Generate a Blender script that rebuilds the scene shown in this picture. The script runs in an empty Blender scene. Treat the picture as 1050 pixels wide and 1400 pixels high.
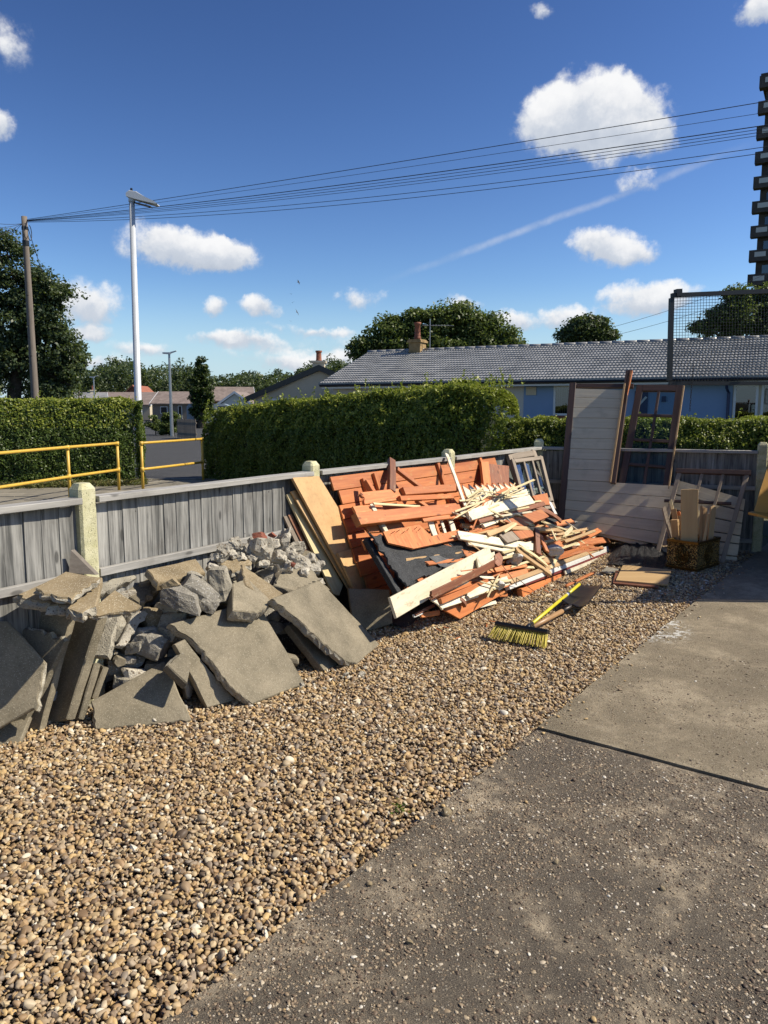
import bpy, bmesh, math, random
import numpy as np
from mathutils import Vector, Matrix
from mathutils.noise import noise as pnoise

# ------------------------------------------------------------------ camera
sc = bpy.context.scene
COL = sc.collection
CAM_H, FPX, HZ = 1.55, 1052.0, 558.0
PITCH = math.atan((700 - HZ) / FPX)
cd = bpy.data.cameras.new('camera')
cam = bpy.data.objects.new('camera', cd)
COL.objects.link(cam)
cd.sensor_fit = 'VERTICAL'
cd.sensor_height = 36.0
cd.lens = 36.0 * FPX / 1400.0
cd.clip_start = 0.05
cd.clip_end = 3000
cam.location = (0, 0, CAM_H)
cam.rotation_euler = (math.pi / 2 - PITCH, 0, 0)
sc.camera = cam


def ray(x, y):
    cx = (x - 525) / FPX
    cy = (700 - y) / FPX
    return Vector((cx, math.cos(PITCH) + cy * math.sin(PITCH), -math.sin(PITCH) + cy * math.cos(PITCH)))


CAMP = Vector((0, 0, CAM_H))


def at(x, y, Y):                      # the point of a sight line that lies Y metres ahead
    r = ray(x, y)
    return CAMP + r * (Y / r.y)


def gr(x, y, z=0.0):                  # the point of a sight line at height z
    r = ray(x, y)
    return CAMP + r * ((z - CAM_H) / r.z)


def onp(x, y, P, n):                  # the point of a sight line on a plane
    r = ray(x, y)
    return CAMP + r * ((P - CAMP).dot(n) / r.dot(n))


# ------------------------------------------------------------------ light
SUN_EL, SUN_AZ = math.radians(44), math.radians(93)     # azimuth clockwise from +Y
sdir = Vector((math.cos(SUN_EL) * math.sin(SUN_AZ), math.cos(SUN_EL) * math.cos(SUN_AZ), math.sin(SUN_EL)))
sl = bpy.data.lights.new('sun', 'SUN')
sl.energy = 5.0
sl.angle = math.radians(0.55)
sl.color = (1.0, 0.915, 0.765)
so = bpy.data.objects.new('sun', sl)
COL.objects.link(so)
so.rotation_euler = sdir.to_track_quat('Z', 'Y').to_euler()
so.location = (20, 0, 20)

world = bpy.data.worlds.new('World')
sc.world = world
world.use_nodes = True
sc.view_settings.view_transform = 'Standard'
sc.view_settings.look = 'None'
sc.view_settings.gamma = 1.0
sc.view_settings.exposure = 0.5
sc.cycles.use_denoising = True
sc.cycles.max_bounces = 6
sc.cycles.diffuse_bounces = 3
sc.cycles.glossy_bounces = 3
sc.cycles.transparent_max_bounces = 12
sc.cycles.caustics_reflective = False
sc.cycles.caustics_refractive = False


class NT:
    """a small helper for node trees"""
    def __init__(s, tree):
        s.t = tree

    def n(s, typ, **kw):
        nd = s.t.nodes.new(typ)
        for k, v in kw.items():
            setattr(nd, k, v)
        return nd

    def l(s, a, b):
        s.t.links.new(a, b)

    def val(s, sock, v):
        if hasattr(v, 'default_value') or hasattr(v, 'is_linked'):
            s.l(v, sock)
        else:
            sock.default_value = v

    def m(s, op, a, b=None, c=None, clamp=False):
        nd = s.n('ShaderNodeMath', operation=op, use_clamp=clamp)
        s.val(nd.inputs[0], a)
        if b is not None:
            s.val(nd.inputs[1], b)
        if c is not None:
            s.val(nd.inputs[2], c)
        return nd.outputs[0]

    def v(s, op, a, b=None):
        nd = s.n('ShaderNodeVectorMath', operation=op)
        s.val(nd.inputs[0], a)
        if b is not None:
            s.val(nd.inputs[1], b)
        return nd.outputs['Value'] if op in ('LENGTH', 'DOT_PRODUCT') else nd.outputs[0]

    def ramp(s, fac, stops, interp='LINEAR'):
        nd = s.n('ShaderNodeValToRGB')
        cr = nd.color_ramp
        cr.interpolation = interp
        while len(cr.elements) < len(stops):
            cr.elements.new(0.5)
        for e, (p, c) in zip(cr.elements, stops):
            e.position = p
            e.color = (c[0], c[1], c[2], 1) if not isinstance(c, (int, float)) else (c, c, c, 1)
        s.l(fac, nd.inputs[0])
        return nd.outputs[0]

    def mix(s, fac, a, b, mode='MIX'):
        nd = s.n('ShaderNodeMix', data_type='RGBA', blend_type=mode)
        s.val(nd.inputs[0], fac)
        for sock, v in ((nd.inputs[6], a), (nd.inputs[7], b)):
            if isinstance(v, (tuple, list)):
                sock.default_value = (v[0], v[1], v[2], 1)
            else:
                s.l(v, sock)
        return nd.outputs[2]

    def noise(s, vec, scale, detail=4, rough=0.55, out=0, dist=0.0):
        nd = s.n('ShaderNodeTexNoise')
        nd.inputs['Scale'].default_value = scale
        nd.inputs['Detail'].default_value = detail
        nd.inputs['Roughness'].default_value = rough
        nd.inputs['Distortion'].default_value = dist
        if vec is not None:
            s.l(vec, nd.inputs['Vector'])
        return nd.outputs[out]

    def smooth(s, x, a, b):
        nd = s.n('ShaderNodeMapRange', interpolation_type='SMOOTHSTEP')
        s.val(nd.inputs[0], x)
        nd.inputs[1].default_value = a
        nd.inputs[2].default_value = b
        return nd.outputs[0]


def build_sky():
    t = NT(world.node_tree)
    world.node_tree.nodes.clear()
    sky = t.n('ShaderNodeTexSky', sky_type='NISHITA')
    sky.sun_disc = False
    sky.sun_elevation = SUN_EL
    sky.sun_rotation = SUN_AZ
    sky.altitude = 0
    sky.air_density = 1.0
    sky.dust_density = 0.35
    sky.ozone_density = 2.6
    bg = t.n('ShaderNodeBackground')
    bg.inputs[1].default_value = 0.1
    # a clear dry day: deeper blue overhead, paler towards the horizon
    gm = t.n('ShaderNodeGamma')
    gm.inputs[1].default_value = 1.7
    t.l(t.v('MULTIPLY', sky.outputs[0], (.08, .08, .08)), gm.inputs[0])
    blue = t.v('MINIMUM', t.v('MULTIPLY', gm.outputs[0], (21.8, 20.8, 21.2)), (9.8, 9.8, 9.8))
    tc = t.n('ShaderNodeTexCoord')
    D = tc.outputs['Generated']
    sep = t.n('ShaderNodeSeparateXYZ')
    t.l(D, sep.inputs[0])
    az = t.m('ARCTAN2', sep.outputs[0], sep.outputs[1])
    el = t.m('ARCSINE', sep.outputs[2])
    comb = t.n('ShaderNodeCombineXYZ')
    t.l(t.mix(t.m('MULTIPLY', t.smooth(el, .16, -.01), .85), blue, (3.5, 4.9, 6.2)), bg.inputs[0])     # pale air low over the horizon
    t.l(az, comb.inputs[0])
    t.l(el, comb.inputs[1])
    P = comb.outputs[0]
    nz = t.n('ShaderNodeTexNoise')
    nz.inputs['Scale'].default_value = 11
    nz.inputs['Detail'].default_value = 11
    nz.inputs['Roughness'].default_value = 0.63
    t.l(D, nz.inputs['Vector'])
    off = t.v('MULTIPLY', t.v('SUBTRACT', nz.outputs['Color'], (0.5, 0.5, 0.5)), (0.07, 0.055, 0.0))
    PP = t.v('ADD', P, off)

    def pe(x, y):
        r = ray(x, y)
        return math.atan2(r.x, r.y), math.atan2(r.z, math.hypot(r.x, r.y))
    # fair-weather cumulus: direction, size, density; the same kind goes on all round
    blobs = [(752, 158, 50, 30, .9), (805, 148, 60, 38, 1.1), (865, 156, 52, 38, 1.05), (800, 186, 84, 22, .75), (898, 182, 28, 24, .75), (828, 214, 30, 14, .35),
             (210, 335, 50, 24, .55), (272, 344, 58, 27, .95), (312, 350, 42, 24, .9),
             (122, 414, 46, 33, .8), (125, 457, 34, 11, .65), (296, 423, 22, 13, .7), (358, 426, 26, 15, .8),
             (490, 412, 30, 12, .45), (634, 417, 26, 13, .7), (700, 437, 34, 13, .8), (775, 430, 38, 14, .75), (890, 408, 62, 20, .95),
             (830, 333, 44, 20, .8), (862, 350, 38, 18, .8), (872, 245, 26, 15, .5), (322, 470, 58, 13, .8), (400, 492, 90, 15, .62), (195, 478, 40, 10, .55), (480, 494, 60, 16, .55),
             (2, 166, 20, 18, .75), (8, 58, 28, 26, .38), (1036, 8, 28, 17, .8), (733, 24, 20, 10, .5), (430, 452, 75, 7, .42), (600, 470, 220, 16, .35), (110, 497, 80, 12, .55)]
    rnd = random.Random(8)
    for i in range(10):                 # the clouds to either side and behind
        a = rnd.uniform(.62, 5.66)
        e = rnd.uniform(.08, .6)
        blobs.append((a, e, rnd.uniform(.04, .11), rnd.uniform(.025, .045), rnd.uniform(.7, 1.0), 1))
    F = S = None
    for b in blobs:
        if len(b) == 5:
            a, e = pe(b[0], b[1])
            rx, ry, w = b[2] * 1.25 / FPX, b[3] * 1.25 / FPX, b[4]
        else:
            a, e, rx, ry, w = b[:5]
            a = a - 2 * math.pi if a > math.pi else a
        q = t.v('MULTIPLY', t.v('SUBTRACT', PP, (a, e, 0)), (1 / rx, 1 / ry, 0))
        d = t.v('LENGTH', q)
        mm = t.m('MAXIMUM', t.m('MULTIPLY_ADD', d, -w, w), 0.0)
        ss = t.n('ShaderNodeSeparateXYZ')
        t.l(q, ss.inputs[0])
        F = mm if F is None else t.m('ADD', F, mm)
        S = t.m('MULTIPLY', mm, ss.outputs[1]) if S is None else t.m('MULTIPLY_ADD', mm, ss.outputs[1], S)
    fine = t.noise(D, 34, 7, 0.62)
    Fn = t.m('ADD', F, t.m('MULTIPLY', t.m('MULTIPLY', t.m('SUBTRACT', fine, 0.5), 1.15), t.smooth(F, 0.0, 0.2)))
    dens = t.smooth(Fn, 0.05, 0.55)
    # an old contrail
    a0, e0 = pe(520, 388)
    a1, e1 = pe(1000, 208)
    L = math.hypot(a1 - a0, e1 - e0)
    ux, uy = (a1 - a0) / L, (e1 - e0) / L
    offc = t.v('MULTIPLY', t.v('SUBTRACT', nz.outputs['Color'], (0.5, 0.5, 0.5)), (0.012, 0.012, 0.0))
    r0 = t.v('SUBTRACT', t.v('ADD', P, offc), (a0, e0, 0))
    along = t.v('DOT_PRODUCT', r0, (ux, uy, 0))
    acr = t.m('ADD', t.v('DOT_PRODUCT', r0, (-uy, ux, 0)), t.m('MULTIPLY', t.m('MULTIPLY', along, t.m('SUBTRACT', along, L)), 0.10))
    line = t.m('SUBTRACT', 1.0, t.smooth(t.m('ABSOLUTE', acr), 0.0003, 0.0062))
    ends = t.m('MULTIPLY', t.smooth(along, -0.02, L * .4), t.m('SUBTRACT', 1.0, t.smooth(along, L * .8, L * 1.1)))
    trail = t.m('MULTIPLY', t.m('MULTIPLY', line, ends), t.m('MULTIPLY', fine, 0.52))
    shade = t.m('DIVIDE', S, t.m('MAXIMUM', F, 0.02))
    shade = t.m('ADD', shade, t.m('MULTIPLY', t.m('SUBTRACT', fine, 0.5), 1.5))
    ccol = t.ramp(t.m('MULTIPLY_ADD', shade, 0.62, 0.50, clamp=True), [(0.0, (.50, .56, .66)), (0.36, (.64, .69, .77)), (0.62, (.90, .91, .93)), (.85, (1.0, 1.0, 1.0))])
    bc = t.n('ShaderNodeBackground')
    t.l(ccol, bc.inputs[0])
    bc.inputs[1].default_value = 0.69
    # thin haze low over the horizon
    mx = t.n('ShaderNodeMixShader')
    t.l(t.m('MAXIMUM', t.m('MULTIPLY', dens, 0.97), trail, clamp=True), mx.inputs[0])
    t.l(bg.outputs[0], mx.inputs[1])
    t.l(bc.outputs[0], mx.inputs[2])
    out = t.n('ShaderNodeOutputWorld')
    t.l(mx.outputs[0], out.inputs[0])


build_sky()

# ------------------------------------------------------------------ materials
MATS = {}
KA = 0.80


def kc(c):
    return tuple(x * KA for x in c)



def newmat(name):
    m = bpy.data.materials.new(name)
    m.use_nodes = True
    m.node_tree.nodes.clear()
    t = NT(m.node_tree)
    out = t.n('ShaderNodeOutputMaterial')
    b = t.n('ShaderNodeBsdfPrincipled')
    t.l(b.outputs[0], out.inputs[0])
    MATS[name] = m
    return m, t, b, out


def bump(t, b, h, strength=0.5, dist=0.01):
    nd = t.n('ShaderNodeBump')
    nd.inputs['Strength'].default_value = strength
    nd.inputs['Distance'].default_value = dist
    t.l(h, nd.inputs['Height'])
    t.l(nd.outputs[0], b.inputs['Normal'])


def objvec(t, mul=None, randomise=True):
    tc = t.n('ShaderNodeTexCoord')
    v = tc.outputs['Object']
    if mul:
        v = t.v('MULTIPLY', v, mul)
    rnd = t.n('ShaderNodeObjectInfo').outputs['Random']
    if randomise:
        cb = t.n('ShaderNodeCombineXYZ')
        for k, f in enumerate((37.0, 91.0, 53.0)):
            t.l(t.m('MULTIPLY', rnd, f), cb.inputs[k])
        v = t.v('ADD', v, cb.outputs[0])
    return v, rnd


def wood(name, c1, c2, rough=0.65, gs=1.0, knots=True, vary=0.35, dirt=0.25, chip=None, holes=0.0, lo=.3, hi=.7):
    c1, c2 = kc(c1), kc(c2)
    m, t, b, o = newmat(name)
    v, rnd = objvec(t, (1.6 * gs, 26 * gs, 26 * gs))
    g = t.noise(v, 1.0, 5, 0.6, dist=0.6)
    g2 = t.noise(v, 5.0, 3, 0.6)
    col = t.mix(t.ramp(t.m('ADD', t.m('MULTIPLY', g, .75), t.m('MULTIPLY', g2, .25)), [(lo, 0), (hi, 1)]), c1, c2)
    v2, _ = objvec(t, (1, 1, 1))
    if knots:
        vo = t.n('ShaderNodeTexVoronoi')
        vo.inputs['Scale'].default_value = 1.0
        v3, _ = objvec(t, (3.2, 9, 9))
        t.l(v3, vo.inputs['Vector'])
        k = t.smooth(vo.outputs['Distance'], 0.14, 0.07)
        col = t.mix(t.m('MULTIPLY', k, .75), col, tuple(x * .35 for x in c1))
    d = t.noise(v2, 5, 6, 0.65)
    if chip:                               # finish worn off in flakes
        w_ = t.noise(objvec(t, (4, 14, 14))[0], 2.0, 8, 0.72)
        col = t.mix(t.m('MULTIPLY', t.smooth(w_, .56, .62), .8), col, kc(chip))
    if holes:                              # nail holes with rust round them
        vh = t.n('ShaderNodeTexVoronoi')
        vh.inputs['Scale'].default_value = 11
        t.l(v2, vh.inputs['Vector'])
        hh_ = t.m('MULTIPLY', t.smooth(vh.outputs['Distance'], .075, .035), t.m('GREATER_THAN', _sep0(t, vh.outputs['Color']), 1 - holes))
        col = t.mix(t.m('MULTIPLY', hh_, .9), col, (.015, .01, .008))
    col = t.mix(t.m('MULTIPLY', t.smooth(d, .5, .75), dirt), col, (.06, .05, .04))
    hs = t.n('ShaderNodeHueSaturation')
    t.l(col, hs.inputs['Color'])
    t.l(t.m('MULTIPLY_ADD', rnd, vary, 1 - vary / 2), hs.inputs['Value'])
    t.l(hs.outputs[0], b.inputs['Base Color'])
    b.inputs['Roughness'].default_value = rough
    bump(t, b, t.m('ADD', g, t.m('MULTIPLY', d, .5)), 0.45, 0.004)
    return m


def mottled(name, c1, c2, scale=6, rough=0.85, bs=0.5, bd=0.006, spk=None, spks=120, vary=0.2, metal=0.0, detail=7):
    c1, c2 = kc(c1), kc(c2)
    m, t, b, o = newmat(name)
    v, rnd = objvec(t)
    g = t.noise(v, scale, detail, 0.62)
    col = t.mix(t.ramp(g, [(0.32, 0), (0.68, 1)]), c1, c2)
    big = t.noise(v, scale * .35, 5, 0.6, dist=.8)
    col = t.mix(t.m('MULTIPLY', t.smooth(big, .48, .68), .45), col, tuple(x * .55 for x in c1))
    f = t.noise(v, scale * 14, 3, 0.7)
    col = t.mix(t.m('MULTIPLY', t.smooth(f, .45, .75), .35), col, tuple(x * .4 for x in c1))
    if spk:
        vo = t.n('ShaderNodeTexVoronoi')
        vo.inputs['Scale'].default_value = spks
        t.l(v, vo.inputs['Vector'])
        s = t.m('MULTIPLY', t.smooth(vo.outputs['Distance'], .42, .2), t.m('GREATER_THAN', _sep0(t, vo.outputs['Color']), 0.62))
        col = t.mix(s, col, spk)
    hs = t.n('ShaderNodeHueSaturation')
    t.l(col, hs.inputs['Color'])
    t.l(t.m('MULTIPLY_ADD', rnd, vary, 1 - vary / 2), hs.inputs['Value'])
    t.l(hs.outputs[0], b.inputs['Base Color'])
    b.inputs['Roughness'].default_value = rough
    b.inputs['Metallic'].default_value = metal
    bump(t, b, t.m('ADD', g, t.m('MULTIPLY', f, .7)), bs, bd)
    return m


def _sep0(t, c):
    s = t.n('ShaderNodeSeparateColor')
    t.l(c, s.inputs[0])
    return s.outputs[0]


def plain(name, c, rough=0.5, metal=0.0, var=0.12, scale=8):
    c = kc(c)
    m, t, b, o = newmat(name)
    v, rnd = objvec(t)
    g = t.noise(v, scale, 5, 0.6)
    t.l(t.mix(g, tuple(x * (1 - var) for x in c), tuple(min(1, x * (1 + var)) for x in c)), b.inputs['Base Color'])
    t.l(t.m('MULTIPLY_ADD', g, .2, rough - .1), b.inputs['Roughness'])
    b.inputs['Metallic'].default_value = metal
    return m


def leafmat(name, stops, trans=0.3, rough=0.45):
    m, t, b, o = newmat(name)
    gi = t.n('ShaderNodeNewGeometry')
    col = t.ramp(gi.outputs['Random Per Island'], stops)
    t.l(col, b.inputs['Base Color'])
    b.inputs['Roughness'].default_value = rough
    b.inputs['Specular IOR Level'].default_value = 0.35
    tr = t.n('ShaderNodeBsdfTranslucent')
    t.l(t.mix(0.5, col, (.16, .22, .02)), tr.inputs[0])
    mx = t.n('ShaderNodeMixShader')
    mx.inputs[0].default_value = trans
    t.l(b.outputs[0], mx.inputs[1])
    t.l(tr.outputs[0], mx.inputs[2])
    t.l(mx.outputs[0], o.inputs[0])
    return m


def glassmat(name, tint=(.8, .85, .85), refl=1.0):
    m, t, b, o = newmat(name)
    tr = t.n('ShaderNodeBsdfTransparent')
    tr.inputs[0].default_value = (*tint, 1)
    gl = t.n('ShaderNodeBsdfGlossy')
    gl.inputs['Roughness'].default_value = 0.02
    fr = t.n('ShaderNodeFresnel')
    fr.inputs[0].default_value = 1.5
    mx = t.n('ShaderNodeMixShader')
    t.l(t.m('MULTIPLY', t.m('ADD', fr.outputs[0], .03), refl, clamp=True), mx.inputs[0])
    t.l(tr.outputs[0], mx.inputs[1])
    t.l(gl.outputs[0], mx.inputs[2])
    t.l(mx.outputs[0], o.inputs[0])
    return m


wood('fence_wood', (.085, .085, .08), (.40, .39, .36), .85, 1.0, True, .30, .35, None, .12, .38, .64)
wood('cap_wood', (.24, .23, .21), (.50, .48, .44), .85, 1.0, True, .2, .3)
wood('shed_orange', (.42, .112, .028), (.70, .245, .072), .6, 1.0, True, .45, .15, (.58, .27, .09), .3)
wood('shed_brown', (.15, .050, .022), (.32, .115, .05), .65, 1.0, True, .5, .2, (.36, .22, .12), .2)
wood('shed_cream', (.72, .63, .44), (.90, .82, .62), .6, 1.0, False, .25, .22, (.55, .42, .25), .25)
wood('raw_pine', (.42, .24, .095), (.68, .46, .23), .65, 1.0, True, .3, .12)
wood('pale_split', (.58, .45, .22), (.76, .64, .38), .65, 1.5, False, .25, .08)
wood('dark_frame', (.055, .030, .020), (.125, .068, .045), .55, 1.0, False, .25, .2)
wood('grey_frame', (.22, .17, .12), (.38, .31, .24), .75, 1.0, False, .25, .35)
wood('grey_board', (.60, .50, .345), (.76, .655, .47), .7, .8, False, .12, .22)
wood('ply', (.50, .32, .14), (.62, .42, .20), .6, .6, False, .1, .1)
wood('pole_wood', (.12, .095, .075), (.26, .215, .175), .85, 1.0, False, .2, .3)
wood('old_slats', (.18, .15, .12), (.30, .26, .22), .85, 1.0, False, .3, .3)
wood('spade_handle', (.36, .20, .09), (.50, .30, .14), .45, 1.0, False, .1, .15)
mottled('fines_gap_shade', (.06, .05, .036), (.12, .10, .075), 20, .95, 1.0, .01, (.3, .27, .22), 70, 0)  # crushed concrete, with the shade of the gaps put into its colour
mottled('mdf', (.62, .37, .155), (.74, .46, .21), 3, .7, .15, .002, vary=.12)
mottled('slab_face', (.165, .14, .092), (.31, .262, .18), 5, .9, .5, .004, (.34, .30, .22), 190, .35)
mottled('slab_tan', (.22, .165, .09), (.36, .28, .165), 6, .9, .5, .004, (.45, .40, .30), 170, .25)
mottled('slab_core', (.34, .305, .235), (.56, .51, .40), 9, .95, .9, .012, (.12, .10, .08), 90, .3)
mottled('block_grey', (.22, .20, .165), (.42, .385, .315), 10, .95, 1.0, .014, (.40, .38, .34), 80, .35)
mottled('mortar', (.48, .43, .34), (.72, .66, .54), 10, .95, 1.0, .015, (.2, .15, .1), 60, .35)
mottled('brick_bit', (.22, .06, .035), (.36, .13, .08), 14, .95, .9, .01, vary=.4)
mottled('post_concrete', (.56, .53, .29), (.78, .74, .50), 12, .95, .8, .006, (.20, .19, .12), 110, .1)
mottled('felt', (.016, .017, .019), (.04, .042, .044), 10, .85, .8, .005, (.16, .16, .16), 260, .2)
mottled('felt_pale', (.07, .072, .072), (.12, .12, .12), 10, .9, .6, .005, (.25, .25, .25), 260, .1)
mottled('foam_white', (.62, .60, .54), (.78, .76, .70), 9, .8, .8, .01, vary=.1)
plain('yellow_paint', (.68, .43, .06), .45, 0, .25, 18)
plain('galv', (.40, .42, .43), .42, .75, .15, 9)
plain('lamp_white', (.62, .64, .66), .35, .1, .08)
plain('black_metal', (.008, .009, .011), .45, .2)
plain('black_plastic', (.010, .011, .013), .35)
plain('steel_dark', (.045, .038, .034), .42, .75, .35, 12)
plain('broom_yellow', (.72, .62, .03), .4)
plain('broom_bristle', (.62, .50, .07), .6)
plain('white_upvc', (.72, .74, .76), .35)
plain('white_paint', (.74, .72, .66), .5, 0, .15)
plain('red_paint', (.20, .035, .035), .5)
plain('blue_render', (.24, .36, .56), .85, 0, .06, 3)
plain('grey_render', (.60, .58, .53), .85, 0, .08, 3)
plain('cream_render', (.62, .54, .40), .85, 0, .1, 3)
plain('blue_dark', (.02, .035, .10), .5)
plain('soffit', (.30, .30, .30), .7)
plain('curtain', (.42, .41, .37), .9)
plain('interior', (.03, .03, .032), .9)
plain('brass_dark', (.13, .08, .022), .38, .85, .3)
m, t, b, o = newmat('brass_embossed')
v, rnd = objvec(t)
vo = t.n('ShaderNodeTexVoronoi')
vo.inputs['Scale'].default_value = 75
t.l(t.v('ADD', v, t.v('MULTIPLY', t.noise(v, 30, 3, .6, 1), (.03, .03, .03))), vo.inputs['Vector'])
t.l(t.mix(t.smooth(vo.outputs['Distance'], .15, .6), (.80, .52, .17), (.06, .04, .015)), b.inputs['Base Color'])
b.inputs['Metallic'].default_value = .7
b.inputs['Roughness'].default_value = .42
bump(t, b, vo.outputs['Distance'], 1.0, -.012)
plain('cable_black', (.02, .022, .025), .6)
plain('bird_black', (.012, .012, .014), .7)
plain('rust_wire', (.10, .045, .02), .7)
plain('truck_yellow', (.42, .21, .025), .6, 0, .3)
plain('truck_white', (.6, .6, .6), .4)
plain('tyre_rubber', (.02, .02, .02), .8)
plain('van_blue', (.35, .42, .48), .4)
mottled('brick_wall', (.24, .08, .045), (.34, .13, .075), 9, .9, .5, .01)
mottled('roof_tile', (.23, .23, .225), (.38, .375, .36), 2.5, .32, .3, .004, vary=.0)
mottled('roof_brown', (.20, .155, .135), (.31, .245, .215), 2, .9, .4, .02)
mottled('asphalt', (.030, .030, .030), (.052, .051, .050), 4, .9, .5, .006, (.15, .15, .15), 90, .0)
mottled('paving', (.20, .18, .14), (.32, .285, .22), 4, .9, .4, .004, vary=.3)
mottled('earth', (.05, .065, .02), (.11, .10, .045), .8, .95, .6, .02, vary=0)
mottled('gravel_base', (.045, .033, .020), (.10, .072, .045), 30, .95, 1.0, .01, vary=0)
mottled('bark', (.06, .045, .03), (.13, .10, .07), 9, .95, 1, .03)
mottled('tower_dark', (.055, .043, .036), (.10, .08, .066), 1.0, .8, .3, .02)
mottled('chimney_brick', (.30, .19, .075), (.44, .30, .14), 8, .9, .5, .01)
mottled('terracotta', (.26, .085, .045), (.38, .14, .08), 6, .8, .3, .01)
mottled('tarp', (.006, .006, .008), (.014, .014, .017), 7, .38, 1.0, .03)
leafmat('privet', [(0, (.050, .080, .010)), (.5, (.095, .140, .018)), (.85, (.15, .19, .028)), (1, (.22, .25, .05))], .30)
leafmat('privet_dark', [(0, (.040, .070, .012)), (.6, (.075, .118, .020)), (1, (.14, .18, .04))], .3)
leafmat('tree_leaf', [(0, (.055, .085, .024)), (.6, (.105, .145, .040)), (1, (.18, .21, .065))], .4)
leafmat('tree_dark', [(0, (.032, .052, .023)), (.7, (.066, .095, .040)), (1, (.12, .145, .06))], .35)
leafmat('conifer', [(0, (.018, .035, .008)), (.6, (.04, .066, .012)), (1, (.075, .10, .02))], .2)
leafmat('dry_grass', [(0, (.16, .13, .05)), (.6, (.10, .13, .03)), (1, (.24, .20, .09))], .3)
leafmat('privet_new_sunlit', [(0, (.16, .20, .02)), (.5, (.25, .29, .035)), (1, (.38, .39, .08))], .40)  # young leaf colour, raised further to make the hedge top look sunlit
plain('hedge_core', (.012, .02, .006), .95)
glassmat('glass', (.80, .86, .86), .35)
glassmat('house_glass', (.35, .4, .42), 1.6)


def concrete_drive(name, c_dark, c_mid, c_light, worn):
    c_dark, c_mid, c_light = kc(c_dark), kc(c_mid), kc(c_light)
    m, t, b, o = newmat(name)
    tc = t.n('ShaderNodeTexCoord')
    v = tc.outputs['Object']
    big = t.noise(v, 2.0, 6, 0.62, dist=.6)
    mid = t.noise(v, 13, 7, 0.72)
    fine = t.noise(v, 150, 5, 0.85)
    grit = t.noise(v, 320, 3, 0.8)
    p = t.m('ADD', t.m('MULTIPLY', big, .48), t.m('ADD', t.m('MULTIPLY', mid, .26), t.m('MULTIPLY', fine, .26)))
    col = t.ramp(p, [(.40, c_dark), (worn, c_mid), (worn + .085, c_light)])
    col = t.mix(t.m('MULTIPLY', t.smooth(fine, .48, .62), .6), col, tuple(x * .35 for x in c_dark))
    col = t.mix(t.m('MULTIPLY', t.smooth(grit, .52, .68), .55), col, tuple(x * 1.25 for x in c_light))
    vo = t.n('ShaderNodeTexVoronoi')
    vo.inputs['Scale'].default_value = 120
    t.l(v, vo.inputs['Vector'])
    pick = _sep0(t, vo.outputs['Color'])
    s = t.m('MULTIPLY', t.smooth(vo.outputs['Distance'], .5, .28), t.m('GREATER_THAN', pick, .72))
    stone = t.ramp(pick, [(.72, (.10, .07, .045)), (.86, (.26, .19, .12)), (.97, (.46, .40, .31))])
    col = t.mix(t.m('MULTIPLY', s, .8), col, stone)
    t.l(col, b.inputs['Base Color'])
    b.inputs['Roughness'].default_value = .9
    bump(t, b, t.m('ADD', t.m('MULTIPLY', fine, 1.6), t.m('ADD', t.m('MULTIPLY', mid, .8), t.m('MULTIPLY', s, .7))), 1.0, .007)
    return m, t, b, col, v


concrete_drive('drive_near', (.085, .068, .050), (.165, .134, .096), (.74, .60, .41), .512)
m, t, b, col, v = concrete_drive('drive_far', (.22, .178, .112), (.33, .268, .172), (.56, .46, .31), .505)
# old splashes of white paint near the edge of the far slab
ps = t.v('SUBTRACT', v, (1.86, 5.35, 0))
pm = t.m('SUBTRACT', 1.0, t.smooth(t.v('LENGTH', t.v('MULTIPLY', ps, (2.6, 1.75, 0))), .2, 1.0))
pn = t.m('MULTIPLY', t.smooth(t.noise(v, 26, 5, .65), .50, .56), t.smooth(pm, .05, .5))
t.l(t.mix(t.m('MULTIPLY', pn, .8), col, (.66, .65, .6)), b.inputs['Base Color'])


def pebblemat(name, stops, rough=.6):
    m, t, b, o = newmat(name)
    rnd = t.n('ShaderNodeObjectInfo').outputs['Random']
    col = t.ramp(rnd, [(p, kc(c)) for p, c in stops])
    v, _ = objvec(t)
    n = t.noise(v, 2.2, 4, .6)
    col = t.mix(t.m('MULTIPLY', n, .5), col, t.mix(0.0, (.09, .062, .04), (0, 0, 0)))
    t.l(col, b.inputs['Base Color'])
    b.inputs['Roughness'].default_value = rough
    b.inputs['Specular IOR Level'].default_value = .4
    return m


pebblemat('pebble', [(0, (.13, .092, .062)), (.10, (.28, .175, .09)), (.22, (.60, .40, .175)), (.33, (.29, .24, .185)), (.45, (.48, .30, .14)), (.57, (.74, .51, .22)), (.67, (.40, .31, .22)), (.77, (.78, .60, .34)), (.87, (.48, .33, .185)), (.955, (.86, .74, .52)), (1.0, (.92, .86, .72))])
pebblemat('aggregate', [(0, (.07, .05, .035)), (.3, (.17, .12, .08)), (.62, (.34, .25, .155)), (.85, (.52, .41, .26)), (.94, (.70, .60, .45)), (1, (.86, .80, .68))])

# ------------------------------------------------------------------ object helpers
WM = {}                                # world matrix of everything built


def props(o, label=None, cat=None, group=None, kind=None):
    if label:
        o['label'] = label
    if cat:
        o['category'] = cat
    if group:
        o['group'] = group
    if kind:
        o['kind'] = kind
    return o


def link(o, M, parent=None):
    COL.objects.link(o)
    WM[o.name] = M.copy()
    if parent is not None:
        o.parent = parent
        o.matrix_basis = WM[parent.name].inverted() @ M
    else:
        o.matrix_basis = M
    return o


def thing(name, loc, label, cat, group=None, M=None):
    o = bpy.data.objects.new(name, None)
    o.empty_display_size = .1
    link(o, M if M is not None else Matrix.Translation(Vector(loc)))
    return props(o, label, cat, group)


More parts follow.
